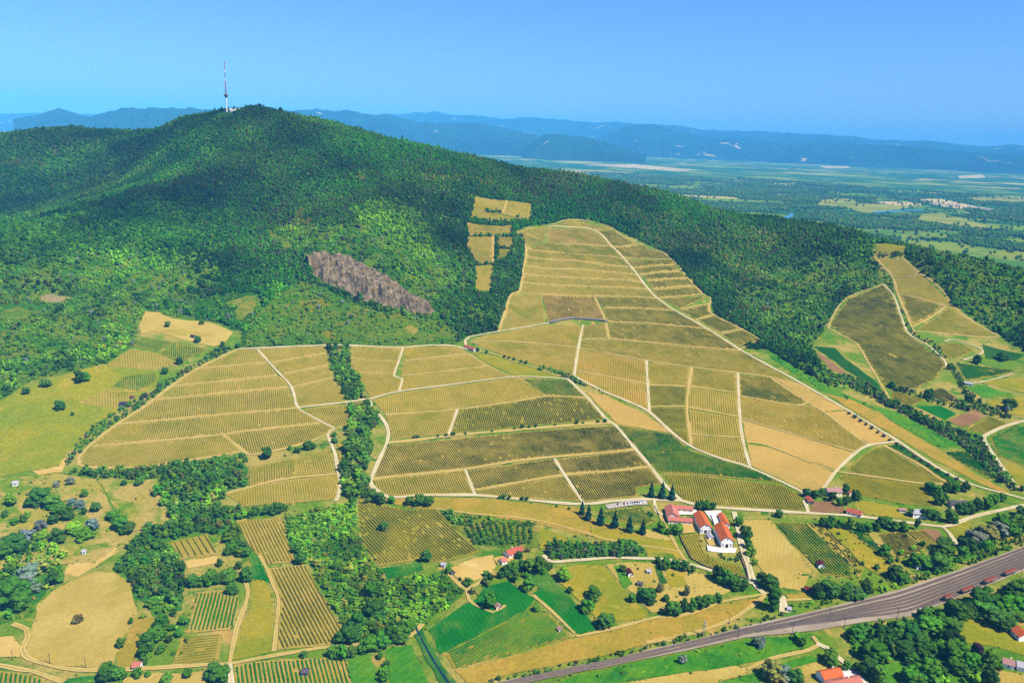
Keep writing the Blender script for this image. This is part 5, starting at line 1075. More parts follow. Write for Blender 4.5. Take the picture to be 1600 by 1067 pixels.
thicket('thicket','dense hedge in the gully left of the country road',[(1298,586),(1340,589),(1383,620),(1397,628),(1481,665),(1507,674),(1534,688),(1585,756),(1602,766),(1580,768),(1507,702),(1490,690),(1400,642),(1330,606)],4.4,(4,8),'darkmix',.9)
thicket('thicket','scrub under the foot of the forest on the right',[(1190,540),(1240,560),(1290,572),(1298,585),(1330,606),(1300,606),(1240,572),(1200,547)],5,(4,9),'green',.85)
thicket('thicket','dark scrub strip between terraces and spur vineyard',[(1381,440),(1392,446),(1402,470),(1420,508),(1432,522),(1470,540),(1486,566),(1508,596),(1506,608),(1484,578),(1448,540),(1420,524),(1400,480)],4.5,(2.5,5),'brownmix',.6)
thicket('thicket','scrubby hedge between the spur plots',[(1395,602),(1450,618),(1512,628),(1560,640),(1590,652),(1570,654),(1500,640),(1440,626),(1394,612)],4.5,(3,6.5),'darkmix',.75)
thicket('thicket','bushy edge right of the spur huts',[(1484,560),(1505,600),(1530,625),(1570,648),(1562,650),(1520,632),(1496,606)],4,(2.5,5.5),'darkmix',.75)
thicket('thicket','rough green verge beside the long diagonal road',[(1200,546),(1240,573),(1300,607),(1360,634),(1396,641),(1503,696),(1470,699),(1400,661),(1371,641),(1290,613),(1204,560)],4.5,(1.2,4),'bright',.3,off=False,hr=(.4,.7))
thicket('thicket','dark bush line below the crest plot of the spur',[(1366,395),(1408,395),(1411,402),(1368,403)],4.5,(3,6),'darkmix',.9,off=False)
thicket('thicket','scrub left of the spur vineyard track',[(1362,396),(1368,405),(1394,436),(1400,458),(1384,444),(1366,420)],4.5,(2.5,6),'green',.8)
thicket('thicket','hedge at the foot of the upper vineyard',[(838,573),(870,577),(890,586),(905,596),(920,601),(915,604),(895,596),(868,585),(840,578)],3.6,(3.5,6),'green',.95)
thicket('thicket','loose bushes below the hedge track',[(905,600),(930,606),(960,616),(985,628),(978,630),(945,618)],5,(2.5,4),'darkmix',.6)
thicket('thicket','dark trees between the clearing vineyard and the big one',[(806,362),(818,372),(820,388),(812,450),(798,458),(770,462),(773,412),(800,404),(803,372)],6,(7,11),'darkmix',.95)
thicket('thicket','bush line across the clearing vineyard',[(733,342.5),(800,346.5),(828,347.5),(827,350),(800,350.5),(733,346.5)],5,(2.5,4.5),'pine',.8,off=False)
thicket('thicket','bush line across the upper big vineyard',[(838,391),(880,395.5),(960,402),(960,404.5),(880,398),(838,393)],5,(2,3.4),'pine',.45,off=False)
thicket('hedge','long clipped dark hedge beside the lane',[(853,858),(868,850),(1000,852),(1006,864),(990,869),(870,874),(853,874)],3.2,(5,7),'darkmix',1.0,'hedge',off=False,hr=(1.0,1.2))
thicket('hedge','looped low hedge in front of the winery',smooth_line(ground([(1122,866),(1128,873),(1140,876),(1152,876),(1157,868),(1155,864)]),3) if False else ground([(1121,866),(1126,872),(1140,877),(1153,878),(1158,868),(1154,862),(1151,866),(1150,873),(1140,873),(1129,869),(1126,864)]),1.8,(2,2.8),'green',1.0,'hedge',hr=(.8,1.0))
thicket('thicket','trees lining the stream below the gully',[(545,775),(560,780),(556,800),(560,830),(570,860),(600,900),(640,950),(655,975),(645,978),(610,935),(570,885),(553,850),(548,810)],5,(3,6),'green',.5)
thicket('thicket','low scrub on the railway bank',[(760,1066),(960,1020),(1066,996),(1163,974),(1225,958),(1225,962),(1163,982),(1066,1004),(960,1030),(790,1068)],3.4,(2,4.5),'darkmix',.6,off=False)
thicket('thicket','lush weeds on the green bank below the railway',[(860,1070),(960,1044),(1062,1024),(1163,1001),(1240,992),(1200,1024),(1150,1036),(1000,1056)],4.5,(1.5,4.5),'bright',.35,off=False,hr=(.4,.7))
thicket('thicket','bushes around the garden beds and sheds',[(944,882),(1045,884),(1150,920),(1045,956),(1018,956)],5.5,(1.5,4),'green',.16,off=False)
thicket('thicket','bushes scattered through the railway gardens',[(1290,824),(1420,832),(1480,865),(1400,905),(1340,918),(1290,915),(1335,890)],5.5,(2,5),'green',.3,off=False)
thicket('thicket','weeds and shrubs scattered over the dry slope at the left',[(-40,750),(95,742),(150,750),(178,800),(200,840),(150,878),(0,890),(-40,890)],6,(1.4,4),'bright',.22,off=False)
thicket('thicket','tufts on the ringed dry clearing',[(158,752),(242,752),(266,812),(210,826)],6,(.8,2),'olive',.2,off=False)
thicket('thicket','weedy bushes between the bottom plots',[(215,962),(300,960),(300,1000),(270,1040),(210,1044)],6,(2,5),'bright',.3,off=False)
thicket('thicket','hedges around the red farmhouse and its yard',[(690,884),(740,905),(770,900),(790,880),(850,882),(850,898),(800,906),(770,910),(742,930),(735,934),(725,925),(690,905)],4,(2.5,6),'green',.6)
thicket('thicket','shrubs along the top of the orchard',[(686,798),(730,806),(838,819),(838,824),(740,818),(712,826),(700,812)],4,(3,6),'green',.8,off=False)
low = ground([(-150,745),(140,745),(330,725),(545,640),(600,775),(760,790),(1000,835),(1160,808),(1330,812),(1480,828),(1560,815),(1640,805),(1640,1100),(-150,1100)])
XY = keep_off(scatter(low,4.6),None,True,1.0); XY = XY[(~inpoly(XY[:,0],XY[:,1],ground(pts_rail)))]; dn = fbm(N1,XY[:,0]/38,XY[:,1]/38,3); XY = XY[rng.random(len(XY)) < np.clip(.12+dn*1.3,.03,.7)]
n = len(XY); w = .7+3.6*rng.beta(1.1,3,n); mass('scrub','rough grass tufts and low scrub between the plots','scrub',XY,w,w*rng.uniform(.4,.85,n),rng.choice([0,1,2,5],n),tints(n,('bright','green','olive','yellow','mid'),(4,3,3,1,2),j=.45),.1)
E_ = []
for P in PLOTS:
    if np.hypot(*P.mean(0)) < 900:
        B = densify(P,2.2); E_.append(B[rng.random(len(B)) < np.clip(.42+1.2*N1(B[:,0]/14,B[:,1]/14),.05,.95)])
E_ = np.concatenate(E_); E_ = keep_off(E_+rng.normal(0,.9,E_.shape),[],True,.3); n = len(E_); w = .6+2.2*rng.beta(1.1,3,n)
mass('field_margin','rough weedy margins along the lower fields','scrub',E_,w,w*rng.uniform(.4,.8,n),rng.choice([0,1,2,5],n),tints(n,('bright','green','olive','yellow'),(3,3,4,1.5),j=.45),.1)
# orchard rows
for i in range(11):
    a = np.array((724+i*10.6,820+i*.4)); b = np.array((742+i*8.6,851-abs(i-5)*.2)); g = smooth_line(ground([a,b]),4.2)
    for j,q in enumerate(g[::1]):
        pass
    if len(g): thicket_pts = g+rng.normal(0,.4,g.shape); n = len(g); w = rng.uniform(3.2,5,n); mass('orchard_row',f'orchard tree row number {i+1} from the left above the red farmhouse'.replace(f'number {i+1}',['one','two','three','four','five','six','seven','eight','nine','ten','eleven'][i]),'orchard',thicket_pts,w,w*.9,rng.choice([0,1,2,5],n),tints(n,('dark','green'),(6,4)),.05)
# woods on the plain behind
band = np.array([(-900,2350),(2600,1700),(4700,6200),(2600,8500),(-1800,8500)])
XY = scatter(band,17.0); hh = hz(XY[:,0],XY[:,1]); k = (hh < 6)&~inpoly(XY[:,0],XY[:,1],FOREST)&(XY[:,1] > 1.0*np.abs(XY[:,0])*.55+1300)
nz_ = fbm(N1,XY[:,0]/420,XY[:,1]/300,4)+.25*N2(XY[:,0]/90,XY[:,1]/90); k &= (nz_ > .09)|(rng.random(len(XY)) < .05)
k &= (XY[:,1]+XY[:,0]*.4 > 2200)
PM = [ground(p) for p in ([(1276,312),(1330,311),(1345,318),(1400,320),(1430,324),(1350,333),(1330,327),(1280,322)],[(1440,335),(1470,333),(1500,341),(1560,357),(1520,358),(1470,352),(1432,346)],[(1510,309),(1560,306),(1640,312),(1600,316),(1530,316)],[(1420,312),(1470,311),(1560,328),(1545,331)],[(1226,351),(1224,340),(1232,331),(1240,332),(1238,351)],[(1360,330),(1440,326),(1444,331),(1364,334)])]
XY = XY[k]; k = np.ones(len(XY),bool)
for P in PM: k &= ~(inpoly(XY[:,0],XY[:,1],P)&(rng.random(len(XY)) > .04))
XY = XY[k]; n = len(XY); w = rng.uniform(13,22,n)
mass('plain_woods','dark riverside woods and tree lines on the plain','woods',XY,w,w*rng.uniform(.6,.9,n),rng.choice([0,1,2,5],n),tints(n,('mid','dark','green','olive'),(4,3,3,1))*1.25,.08)
print('CROWNS',COUNT[0])
# ------------------------------------------------------------------ rock face, scree, walls, yards, ditch
k = NB('rock'); f = k.noise(.12,5,.7,dist=.8); c = k.mix(k.ramp(f,.3,.7),lin((88,78,62)),lin((182,160,130)))
c = k.mix(k.ramp(k.noise(.05,4,.6),.55,.7),c,lin((146,122,84))); c = k.mix(k.ramp(k.noise(.09,4,.7),.6,.68),c,lin((70,86,44))); k.bump(f,.6,3.0); M_ROCK = k.out(c)
RTOP = densify(ground([(478,410),(500,405),(545,412),(560,420),(600,440),(640,468),(680,490)]),6,False); RBOT = densify(ground([(486,425),(495,440),(520,448),(560,470),(610,482),(660,496),(680,490)]),6,False)
def rock_h(x, y):
    """a quarried step: steep streaked face above the lower edge, broken shelf behind it"""
    d0 = segdist(x,y,RBOT); d1 = segdist(x,y,RTOP); u = d0/(d0+d1+1e-6); e = np.minimum(d0,d1)
    wob = N2(x/14,y/14)*.35; st = np.abs(N3((x+y*.3)/4.5,y/40)); a = np.abs(fbm(N1,(x+y*.4)/10,y/26,3))
    return hz(x,y)+.6+np.clip(e/5,0,1)*(17*sstep(.05,.5,u+wob)+9*(.35-a)-st*7+N2(x/4,y/4)*3)
o = drape('rock_face',ROCK,M_ROCK,0,step=2.6,jit=1.5,hfun=rock_h); tag(o,'bare grey-brown rock face in the middle of the forest','rock face',kind='structure')
o.data.polygons.foreach_set('use_smooth',[False]*len(o.data.polygons))
M_SCREE = ground_mat('scree',(158,142,106),(172,152,108),(118,128,60),s1=.05,s2=.4,s3=.05,speck=.5)
for i,(P,lab) in enumerate(zip(CLEAR,('grey scree patch in the forest at the left','pale bare patch at the left edge of the forest','sandy heap under the rock face','bare streak above the rock face','stony clearing above the left clearing'))):
    tag(drape('bare_ground',P,M_SCREE if i == 0 else PLAIN_M['scrub'],.5,step=6,jit=4),lab,'bare ground',kind='structure')
def wall(name, line, h, th, mat, label, cat='wall'):
    L = densify(ground(line),4,False); t = np.gradient(L,axis=0); t /= np.linalg.norm(t,axis=1)[:,None]; n = np.stack([-t[:,1],t[:,0]],-1)*th/2; c = L.mean(0); cz = float(hz(*c)); V = []
    for p,q in zip(L,n):
        z = float(hz(*p)); V += [(*(p-q-c),z-.5-cz),(*(p-q-c),z+h-cz),(*(p+q-c),z+h-cz),(*(p+q-c),z-.5-cz)]
    F = [(i*4+j,i*4+4+j,i*4+4+(j+1)%4,i*4+(j+1)%4) for i in range(len(L)-1) for j in range(4)]+[(0,1,2,3),tuple(len(L)*4-4+j for j in (3,2,1,0))]
    o = link(name,npmesh(name,np.array(V),[f for f in F]),mat,None,(c[0],c[1],cz)); tag(o,label,cat); return o
M_STONE = flat_mat('stone_wall',(150,142,136),.9,.3,.8); M_DSTONE = flat_mat('old_stone',(110,100,84),.9,.3,.8); M_WHITE = flat_mat('whitewash',(244,242,236),.8,.03,.4,alb=.85)
wall('retaining_wall',[(859,505),(878,501),(896,498.5),(915,500),(935,501.5),(949,504)],4.0,1.2,M_STONE,'grey stone retaining wall across the big vineyard')
wall('stone_wall',[(1061,834),(1066,848),(1080,873.5),(1098,883),(1118,891),(1143,898),(1169,905),(1166,893),(1155,866)],1.5,.5,M_DSTONE,'dark stone wall around the vineyard in front of the winery')
wall('stone_wall',[(1022,791),(1027,800),(1030,806)],1.4,.5,M_DSTONE,'short stone wall beside the winery drive')
wall('terrace_wall',[(1105,853),(1106,861),(1126,863),(1148,863),(1150,858)],1.8,.5,M_WHITE,'white terrace wall in front of the winery barns')
wall('court_wall',[(1111,806),(1114,814),(1117,822)],2.6,.5,M_WHITE,'white court wall between the two winery barns')
M_PAVE = flat_mat('pale_paving',(222,212,202),.85,.08,.3,alb=.5); M_ASPH = flat_mat('grey_parking',(200,186,170),.9,.12,.2)
def yard(P, mat, label, off=.95): tag(drape('paved_yard',ground(P),mat,off,step=6,jit=.1),label,'yard',kind='structure')
yard([(1100,799),(1126,798),(1130,806),(1126,816),(1116,820),(1110,812)],M_PAVE,'pale paved court between the winery barns')
yard([(1106,853),(1127,857),(1149,857),(1149,863),(1126,862),(1107,860)],M_PAVE,'white terrace before the winery barns')
yard([(1056,797),(1088,797),(1090,805),(1058,805)],M_PAVE,'pale yard inside the winery outbuildings',.99)
yard([(945,790),(985,783),(1008,781.5),(1013,789),(985,791),(950,796)],M_ASPH,'grey gravel car park by the white road',1.05)
yard([(1060,810),(1090,812),(1095,832),(1066,834)],PLAIN_M['dirt'],'sandy ground in front of the winery outbuildings')
yard([(1100,838),(1112,838),(1124,853),(1108,853)],PLAIN_M['dirt'],'sandy forecourt before the first winery barn',1.0)
yard([(1318,1047),(1336,1044),(1352,1064),(1360,1090),(1310,1090),(1290,1062)],M_PAVE,'pale yard of the orange-roofed house')
yard([(770,873),(790,868),(806,868),(800,878),(778,882)],PLAIN_M['dirt'],'sandy yard of the red farmhouse')
L = smooth_line(ground([(640,966),(650,982),(666,1013),(685,1045),(706,1075),(716,1090)]),6)
M_BANK = ground_mat('ditch_bank',(58,112,52),(80,126,60),(130,140,70),s1=.05,s2=.5,s3=.04,speck=.3)
tag(ribbon('ditch',L,8,M_BANK,.7),'straight drainage ditch with green banks left of the green fields','ditch',kind='structure')
tag(ribbon('ditch_water',L,1.8,flat_mat('ditch_water',(34,60,52),.2,.1,.1,.5),.78),'dark water line in the drainage ditch','water',kind='structure')
L = smooth_line(ground([(556,778),(553,800),(551,820),(552,850),(564,868),(595,905),(615,935),(640,966)]),6)
tag(ribbon('stream',L,3,M_BANK,.8),'narrow green stream course through the thicket','stream',kind='structure')

# ------------------------------------------------------------------ railway
UP = np.array([(700,1086),(778,1067),(960,1029),(1102,996),(1163,980),(1280,953),(1402,923),(1504,889),(1600,854),(1680,824)],float)
LO = np.array([(700,1104),(831,1066),(960,1040),(1062,1019),(1163,997),(1280,985),(1349,973),(1422,964),(1483,940),(1600,892),(1680,856)],float)
def railpt(x, f): return (x,np.interp(x,UP[:,0],UP[:,1])*(1-f)+np.interp(x,LO[:,0],LO[:,1])*f)
pts = [tuple(p) for p in UP]+[tuple(p) for p in LO[::-1]]
k = NB('ballast'); f = k.noise(.9,4,.7); c = k.mix(k.ramp(k.noise(.03,4),.35,.65),lin((194,178,154)),lin((172,156,134))); c = k.mix(1.0,c,k.mix(f,(.8,.8,.8),(1.15,1.15,1.15)),'MULTIPLY'); k.bump(f,.3,.4); M_BALL = k.out(c)
tag(drape('railway_bed',ground(pts),M_BALL,.85,step=10,jit=.4),'broad grey-brown railway yard bed','railway bed',kind='structure')
M_RUST = flat_mat('rusty_ballast',(146,126,106),.9,.2,.3); M_RAIL = flat_mat('rail_steel',(120,108,104),.4,.1,1,.5,.6); M_SLEEP = flat_mat('sleepers',(92,80,74),.9,.2,.6)
def track(xs_, fs, label):
    xx = np.linspace(xs_[0],xs_[-1],26); ff = np.interp(xx,xs_,fs); L = smooth_line(ground([railpt(x,f_) for x,f_ in zip(xx,ff)]),5)
    root = ribbon('railway_track',L,3.2,M_RUST,1.0,.1); tag(root,label,'railway track','railway tracks'); o0 = np.array(root.location)
    t = np.gradient(L,axis=0); t /= np.linalg.norm(t,axis=1)[:,None]; nn = np.stack([-t[:,1],t[:,0]],-1)
    for s in (-.72,.72):
        V = []; 
        for p,q in zip(L+nn*s,nn): z = float(hz(*p))+1.12; V += [(*(p-q*.06),z),(*(p-q*.06),z+.17),(*(p+q*.06),z+.17),(*(p+q*.06),z)]
        F = [(i*4+j,i*4+4+j,i*4+5+j,i*4+1+j) for i in range(len(L)-1) for j in range(3)]
        link('rail',npmesh('rail',np.array(V)-o0,F),M_RAIL,root)
    d = np.concatenate([[0],np.cumsum(np.linalg.norm(np.diff(L,axis=0),axis=1))]); q = np.arange(.5,d[-1],1.3); cx_ = np.interp(q,d,L[:,0]); cy_ = np.interp(q,d,L[:,1]); tx = np.interp(q,d,t[:,0]); ty = np.interp(q,d,t[:,1]); z = hz(cx_,cy_)
    V = []
    for zz in (.95,1.13):
        for a,b in ((-.16,-1.25),(.16,-1.25),(.16,1.25),(-.16,1.25)): V.append(np.stack([cx_+tx*a-ty*b,cy_+ty*a+tx*b,z+zz],-1))
    V = np.stack(V,1).reshape(-1,3)-o0; i = np.arange(len(q))*8
    F = np.concatenate([np.stack([i+a for a in f_],-1) for f_ in ((4,5,6,7),(0,1,5,4),(1,2,6,5),(2,3,7,6),(3,0,4,7))])
    link('sleepers',npmesh('sleepers',V,F),M_SLEEP,root)['kind'] = 'stuff'
track((705,960,1163,1280,1600,1675),(.28,.28,.26,.16,.10,.1),'outermost railway track, nearest the gardens')
track((705,960,1163,1280,1600,1675),(.72,.72,.62,.34,.24,.24),'second railway track from the gardens')
track((1110,1200,1280,1600,1675),(.3,.42,.45,.37,.37),'third railway track from the gardens')
track((1180,1280,1600,1675),(.62,.56,.50,.5),'fourth railway track, in the middle of the yard')
track((1240,1300,1600,1675),(.56,.68,.62,.62),'fifth railway track from the gardens')
track((1300,1380,1600,1675),(.68,.80,.74,.74),'sixth railway track, next to the wagon siding')
track((1440,1500,1600,1675),(.86,.90,.86,.86),'short siding track under the rust-red wagons')

def boxm(name, dims, c=(0,0,0), taper=1.0):
    x,y,z = (d/2 for d in dims); V = [(sx_*x*(taper if sz_ > 0 else 1)+c[0],sy_*y*(taper if sz_ > 0 else 1)+c[1],sz_*z+c[2]) for sz_ in (-1,1) for sx_,sy_ in ((-1,-1),(1,-1),(1,1),(-1,1))]
    return npmesh(name,V,[(3,2,1,0),(4,5,6,7),(0,1,5,4),(1,2,6,5),(2,3,7,6),(3,0,4,7)])
def cyl(name, r0, r1, h, n=16, c=(0,0,0), axis='z'):
    V = []
    for q,z in ((r0,0),(r1,h)):
        for i in range(n):
            a = 2*math.pi*i/n; p = (q*math.cos(a),q*math.sin(a),z)
            if axis == 'y': p = (p[0],p[2]-h/2,p[1])
            V.append((p[0]+c[0],p[1]+c[1],p[2]+c[2]))
    me = bpy.data.meshes.new(name); me.from_pydata(V,[],[(i,(i+1)%n,n+(i+1)%n,n+i) for i in range(n)]+[tuple(range(n-1,-1,-1)),tuple(range(n,2*n))]); me.update(); return me
M_WAGON = flat_mat('rust_red_paint',(150,66,44),.7,.18,.4); M_STEEL = flat_mat('dark_steel',(60,56,54),.6,.15,.8,.4); M_GREYSIDE = flat_mat('weathered_side',(150,140,132),.85,.15,.5)
def wagon(px, py, ang, l, label):
    p = ground([(px,py)])[0]; o = link('freight_wagon',None); o.location = (*p,float(hz(*p))+1.28); o.rotation_euler = (0,0,ang); tag(o,label,'wagon','freight wagons on the siding')
    link('body',boxm('body',(l,2.8,2.5),(0,0,2.2)),M_GREYSIDE,o)
    V = [];                                   # shallow arched roof
    for x in (-l/2-.12,l/2+.12):
        for y,z in ((-1.5,3.42),(-1.0,3.72),(0,3.86),(1.0,3.72),(1.5,3.42),(1.5,3.3),(-1.5,3.3)): V.append((x,y,z))
    me = bpy.data.meshes.new('roof'); me.from_pydata(V,[],[(i,(i+1)%7,7+(i+1)%7,7+i) for i in range(7)]+[tuple(range(6,-1,-1)),tuple(range(7,14))]); me.update(); link('roof',me,M_WAGON,o)
    link('underframe',boxm('underframe',(l+.6,2.3,.3),(0,0,.85)),M_STEEL,o)
    for sx_ in (-1,1):
        b = link('bogie',boxm('bogie',(2.6,2.0,.35),(sx_*(l/2-2.4),0,.52)),M_STEEL,o)
        for q in (-.9,.9): link('wheelset',cyl('wheelset',.46,.46,1.6,12,(sx_*(l/2-2.4)+q,0,.46),'y'),M_STEEL,b)
    for y in (-1.43,1.43): link('door',boxm('door',(2.2,.08,2.1),(0,y,2.15)),M_WAGON,o)
ra = math.atan2(*(ground([(1580,905)])[0]-ground([(1500,936)])[0])[::-1])
for x,l,lab in ((1480,9,'short rust-red wagon at the left end of the siding'),(1510,15,'second rust-red wagon from the left on the siding'),(1545,15,'third rust-red wagon from the left, behind the dark trees'),(1577,16,'rust-red wagon nearest the right edge on the siding')):
    wagon(*railpt(x,.93),ra,l,lab)
def pole(name, px, py, h, label, cat, kind='mast', xy=None):
    p = ground([(px,py)])[0]; o = link(name,None); o.location = (*p,float(hz(*p))); tag(o,label,cat); m = M_STEEL if kind != 'wood' else M_BARK
    link('pole',cyl('pole',.22,.13,h,8),m,o)
    if kind == 'mast':
        a = link('cantilever_arm',boxm('cantilever_arm',(.14,3.6,.14),(0,1.7,h-1.2)),m,o); link('stay',boxm('stay',(.08,3.0,.08),(0,1.5,h-.35)),m,a); link('footing',boxm('footing',(.9,.9,1.4),(0,0,.5)),M_STONE,o); o.rotation_euler = (0,0,ra)
    else:
        a = link('crossarm',boxm('crossarm',(2.0,.14,.14),(0,0,h-.5)),m,o)
        for q in (-.8,0,.8): link('insulator',cyl('insulator',.08,.06,.3,6,(q,0,h-.43)),M_WHITE,a)
    return o
for i,(x,y) in enumerate(((1071,1005),(1139,974),(1153,997),(1238,991),(1296,966),(1319,981),(1402,965),(1475,942),(1539,920),(1594,902))):
    pole('catenary_mast',x,y,9.5,['first','second','third','fourth','fifth','sixth','seventh','eighth','ninth','last'][i]+' dark railway wire mast from the left along the tracks','mast')
for (x,y),l in zip(((20,1031),(78,1037),(134,1044)),('left','middle','right')): pole('utility_pole',x,y,8.5,f'{l} wooden utility pole under the round stubble field','utility pole','wood')
pole('utility_pole',1483,817,9,'pale utility pole by the road fork','utility pole','wood')
pole('utility_pole',1328,1043,8,'utility pole beside the orange-roofed house','utility pole','wood')
# small lattice pylon by the railway
p = ground([(1099,993)])[0]; py_ = link('lattice_pylon',None); py_.location = (*p,float(hz(*p))); tag(py_,'pale lattice pylon standing beside the sandy railway track','pylon')
M_GALV = flat_mat('galvanised_steel',(176,186,180),.5,.05,1,.4)
def strut(a, b, t, name, parent, mat):
    a = Vector(a); b = Vector(b); d = (b-a); o = link(name,boxm(name,(t,t,d.length),(0,0,d.length/2)),mat,parent,a); o.rotation_euler = d.to_track_quat('Z','Y').to_euler(); return o
for sx_ in (-1,1):
    for sy_ in (-1,1): strut((1.3*sx_,1.3*sy_,0),(.35*sx_,.35*sy_,13),.16,'leg',py_,M_GALV)
for i in range(5):
    z0,z1 = i*2.6,i*2.6+2.6; w0,w1 = 1.3-.95*z0/13,1.3-.95*z1/13
    for s in (-1,1): strut((-w0,s*w0,z0),(w1,s*w1,z1),.09,'brace',py_,M_GALV); strut((s*w0,w0,z0),(s*w1,-w1,z1),.09,'brace',py_,M_GALV)
for z in (9.5,12): strut((-2.4,0,z),(2.4,0,z),.16,'crossarm',py_,M_GALV)

# ------------------------------------------------------------------ buildings
def roof_mat(n, c):
    k = NB('roof_'+n); k.b.inputs['Roughness'].default_value = .8
    wv = k.n('ShaderNodeTexWave'); wv.wave_type = 'BANDS'; wv.bands_direction = 'X'; wv.inputs['Scale'].default_value = 1.6; tc = k.n('ShaderNodeTexCoord'); k.l(tc.outputs['Object'],wv.inputs['Vector'])
    cc = lin(c,.40,1.0); col = k.mix(k.noise(.5,4,.7),tuple(v*.72 for v in cc),tuple(min(1,v*1.22) for v in cc)); k.bump(wv.outputs['Fac'],.35,.15); return k.out(col)
ROOF = {'orange':roof_mat('orange',(236,118,60)),'pink':roof_mat('pink',(220,132,110)),'red':roof_mat('red',(212,108,84)),'dkred':roof_mat('dark_red',(120,44,44)),'grey':roof_mat('grey',(104,98,98)),'light':roof_mat('light_grey',(206,200,206)),'rose':roof_mat('rose',(200,150,140)),'blue':roof_mat('slate',(60,64,84))}
WALLM = {'white':M_WHITE,'cream':flat_mat('cream_render',(236,222,200),.85,.06,.4,alb=.7),'grey':flat_mat('grey_render',(170,164,156),.85,.1,.4),'brown':flat_mat('boards',(128,100,76),.85,.15,.8)}
M_GLASS = flat_mat('dark_glass',(40,46,56),.15,.05,1,.5); M_DOOR = flat_mat('dark_door',(58,44,40),.6,.1,1)
def prism(name, l, w, he, hr):
    V = [(sx_*l/2,y,z) for sx_ in (-1,1) for y,z in ((-w/2,-1.2),(w/2,-1.2),(w/2,he),(0,hr),(-w/2,he))]
    me = bpy.data.meshes.new(name); me.from_pydata(V,[],[(4,3,2,1,0),(5,6,7,8,9),(0,1,6,5),(1,2,7,6),(4,0,5,9),(2,3,8,7),(3,4,9,8)]); me.update(); return me
def roofm(name, l, w, he, hr, ov=.5, th=.28):
    s = (hr-he)/(w/2); e = w/2+ov; ze = he-ov*s; L = l/2+ov; V = []
    for x in (-L,L):
        V += [(x,-e,ze+.06),(x,0,hr+.06),(x,e,ze+.06),(x,e,ze+.06+th),(x,0,hr+.06+th*1.2),(x,-e,ze+.06+th)]
    me = bpy.data.meshes.new(name); me.from_pydata(V,[],[(0,1,7,6),(1,2,8,7),(2,3,9,8),(3,4,10,9),(4,5,11,10),(5,0,6,11),(0,5,4,1),(1,4,3,2),(6,7,10,11),(7,8,9,10)]); me.update(); return me
def house(a, b, w, hr, he, wall_, roof_, label, cat='house', name='house', door='gable', chim=True, front=1, grand=False, wins=2, group=None):
    """ridge from photo point a to b, ridge height hr, eaves he, width w"""
    z0 = float(hz(*ground([((a[0]+b[0])/2,(a[1]+b[1])/2+4)])[0]))
    A = at_z(*a,z0+hr); B = at_z(*b,z0+hr); c = (A+B)/2; d = B-A; l = max(np.linalg.norm(d)-.6,2.5); zc = float(hz(*c))
    o = link(name,None); o.location = (c[0],c[1],zc); o.rotation_euler = (0,0,math.atan2(d[1],d[0])); tag(o,label,cat,group)
    link('wall',prism('wall',l,w,he,hr),WALLM[wall_],o); rf = link('roof',roofm('roof',l,w,he,hr),ROOF[roof_],o)
    if chim: link('chimney',boxm('chimney',(.7,.7,1.8),(l*.18,w*.12,hr+.45)),WALLM['cream'],rf)
    def op(n, x, y, z, sx_, sz_, on, m):
        dm = (sx_,.12,sz_) if on == 'side' else (.12,sx_,sz_); return link(n,boxm(n,dm,(x,y,z)),m,o)
    # the long side facing the camera: local y sign
    side = -1 if math.cos(o.rotation_euler.z) > 0 else 1
    nwin = max(1,int(l/4.5)) if wins else 0
    for i in range(nwin):
        x = -l/2+(i+.5)*l/nwin
        for s in (-1,1):
            wn = op('window',x,s*(w/2+.03),he*.55,1.0,1.2,'side',M_GLASS); link('frame',boxm('frame',(1.2,.06,.1),(x,s*(w/2+.08),he*.55-.66)),M_WHITE,wn)
    xe = l/2+.03
    if grand:
        op('door',xe,0,1.7,2.6,3.4,'end',M_DOOR)
        for y in (-w*.3,w*.3):
            op('window',xe,y,2.0,1.1,1.6,'end',M_GLASS); op('window_hood',xe+.05,y,3.7,2.4,.35,'end',ROOF['pink'])
        rw = link('round_window',cyl('round_window',.7,.7,.14,14,(0,0,0),'y'),M_GLASS,o,(xe,0,he+.35*(hr-he))); rw.rotation_euler = (0,0,math.pi/2)
        for y in (-w/2+.35,w/2-.35): op('pilaster',xe,y,he/2,.7,he,'end',WALLM['grey'])
        link('cornice',boxm('cornice',(.3,w+.1,.35),(xe,0,he)),M_WHITE,o)
    else:
        op('door',xe,0,1.05,1.1,2.1,'end',M_DOOR); op('window',xe,w*.3,1.7,.8,1.0,'end',M_GLASS)
    return o
house((1093,796.5),(1104,818),11,9.5,6,'white','orange','first white winery barn with bright orange roof','barn','winery_barn',chim=False,grand=True)
house((1126.5,815),(1137.5,838.5),12,10.5,6.5,'white','orange','larger white winery barn nearest the road with ornate gable','barn','winery_barn',chim=False,grand=True)
house((1127,800.5),(1135.5,817),6,5,3.4,'white','orange','narrow orange-roofed shed behind the larger winery barn','shed','shed',chim=False)
house((1049,786.5),(1052,801),12,7.5,4.2,'cream','pink','square pink-roofed outbuilding of the winery','house','outbuilding')
house((1056,788.5),(1083,790.5),6.5,5.6,3.4,'cream','pink','long pink-roofed wing at the back of the winery yard','house','outbuilding',chim=False)
house((1043.5,806.5),(1082,809),7,5.6,3.4,'cream','pink','long low pink-roofed building in front of the winery yard','house','outbuilding')
house((1107,831),(1112,838),4.5,4,2.8,'white','light','small white annex before the first winery barn','shed','annex',chim=False,wins=0)
house((1291,761.5),(1313.5,761),10,8,5,'cream','rose','large pale pink-roofed farmhouse above the ploughed plot','house')
house((1262.5,774.5),(1268,782),5.5,4.2,2.8,'grey','red','small red-roofed shed at the field corner','shed','shed',chim=False)
house((1326,765.5),(1331.5,768.5),5,4.2,2.8,'cream','red','tiny red-roofed shed right of the pink farmhouse','shed','shed',chim=False)
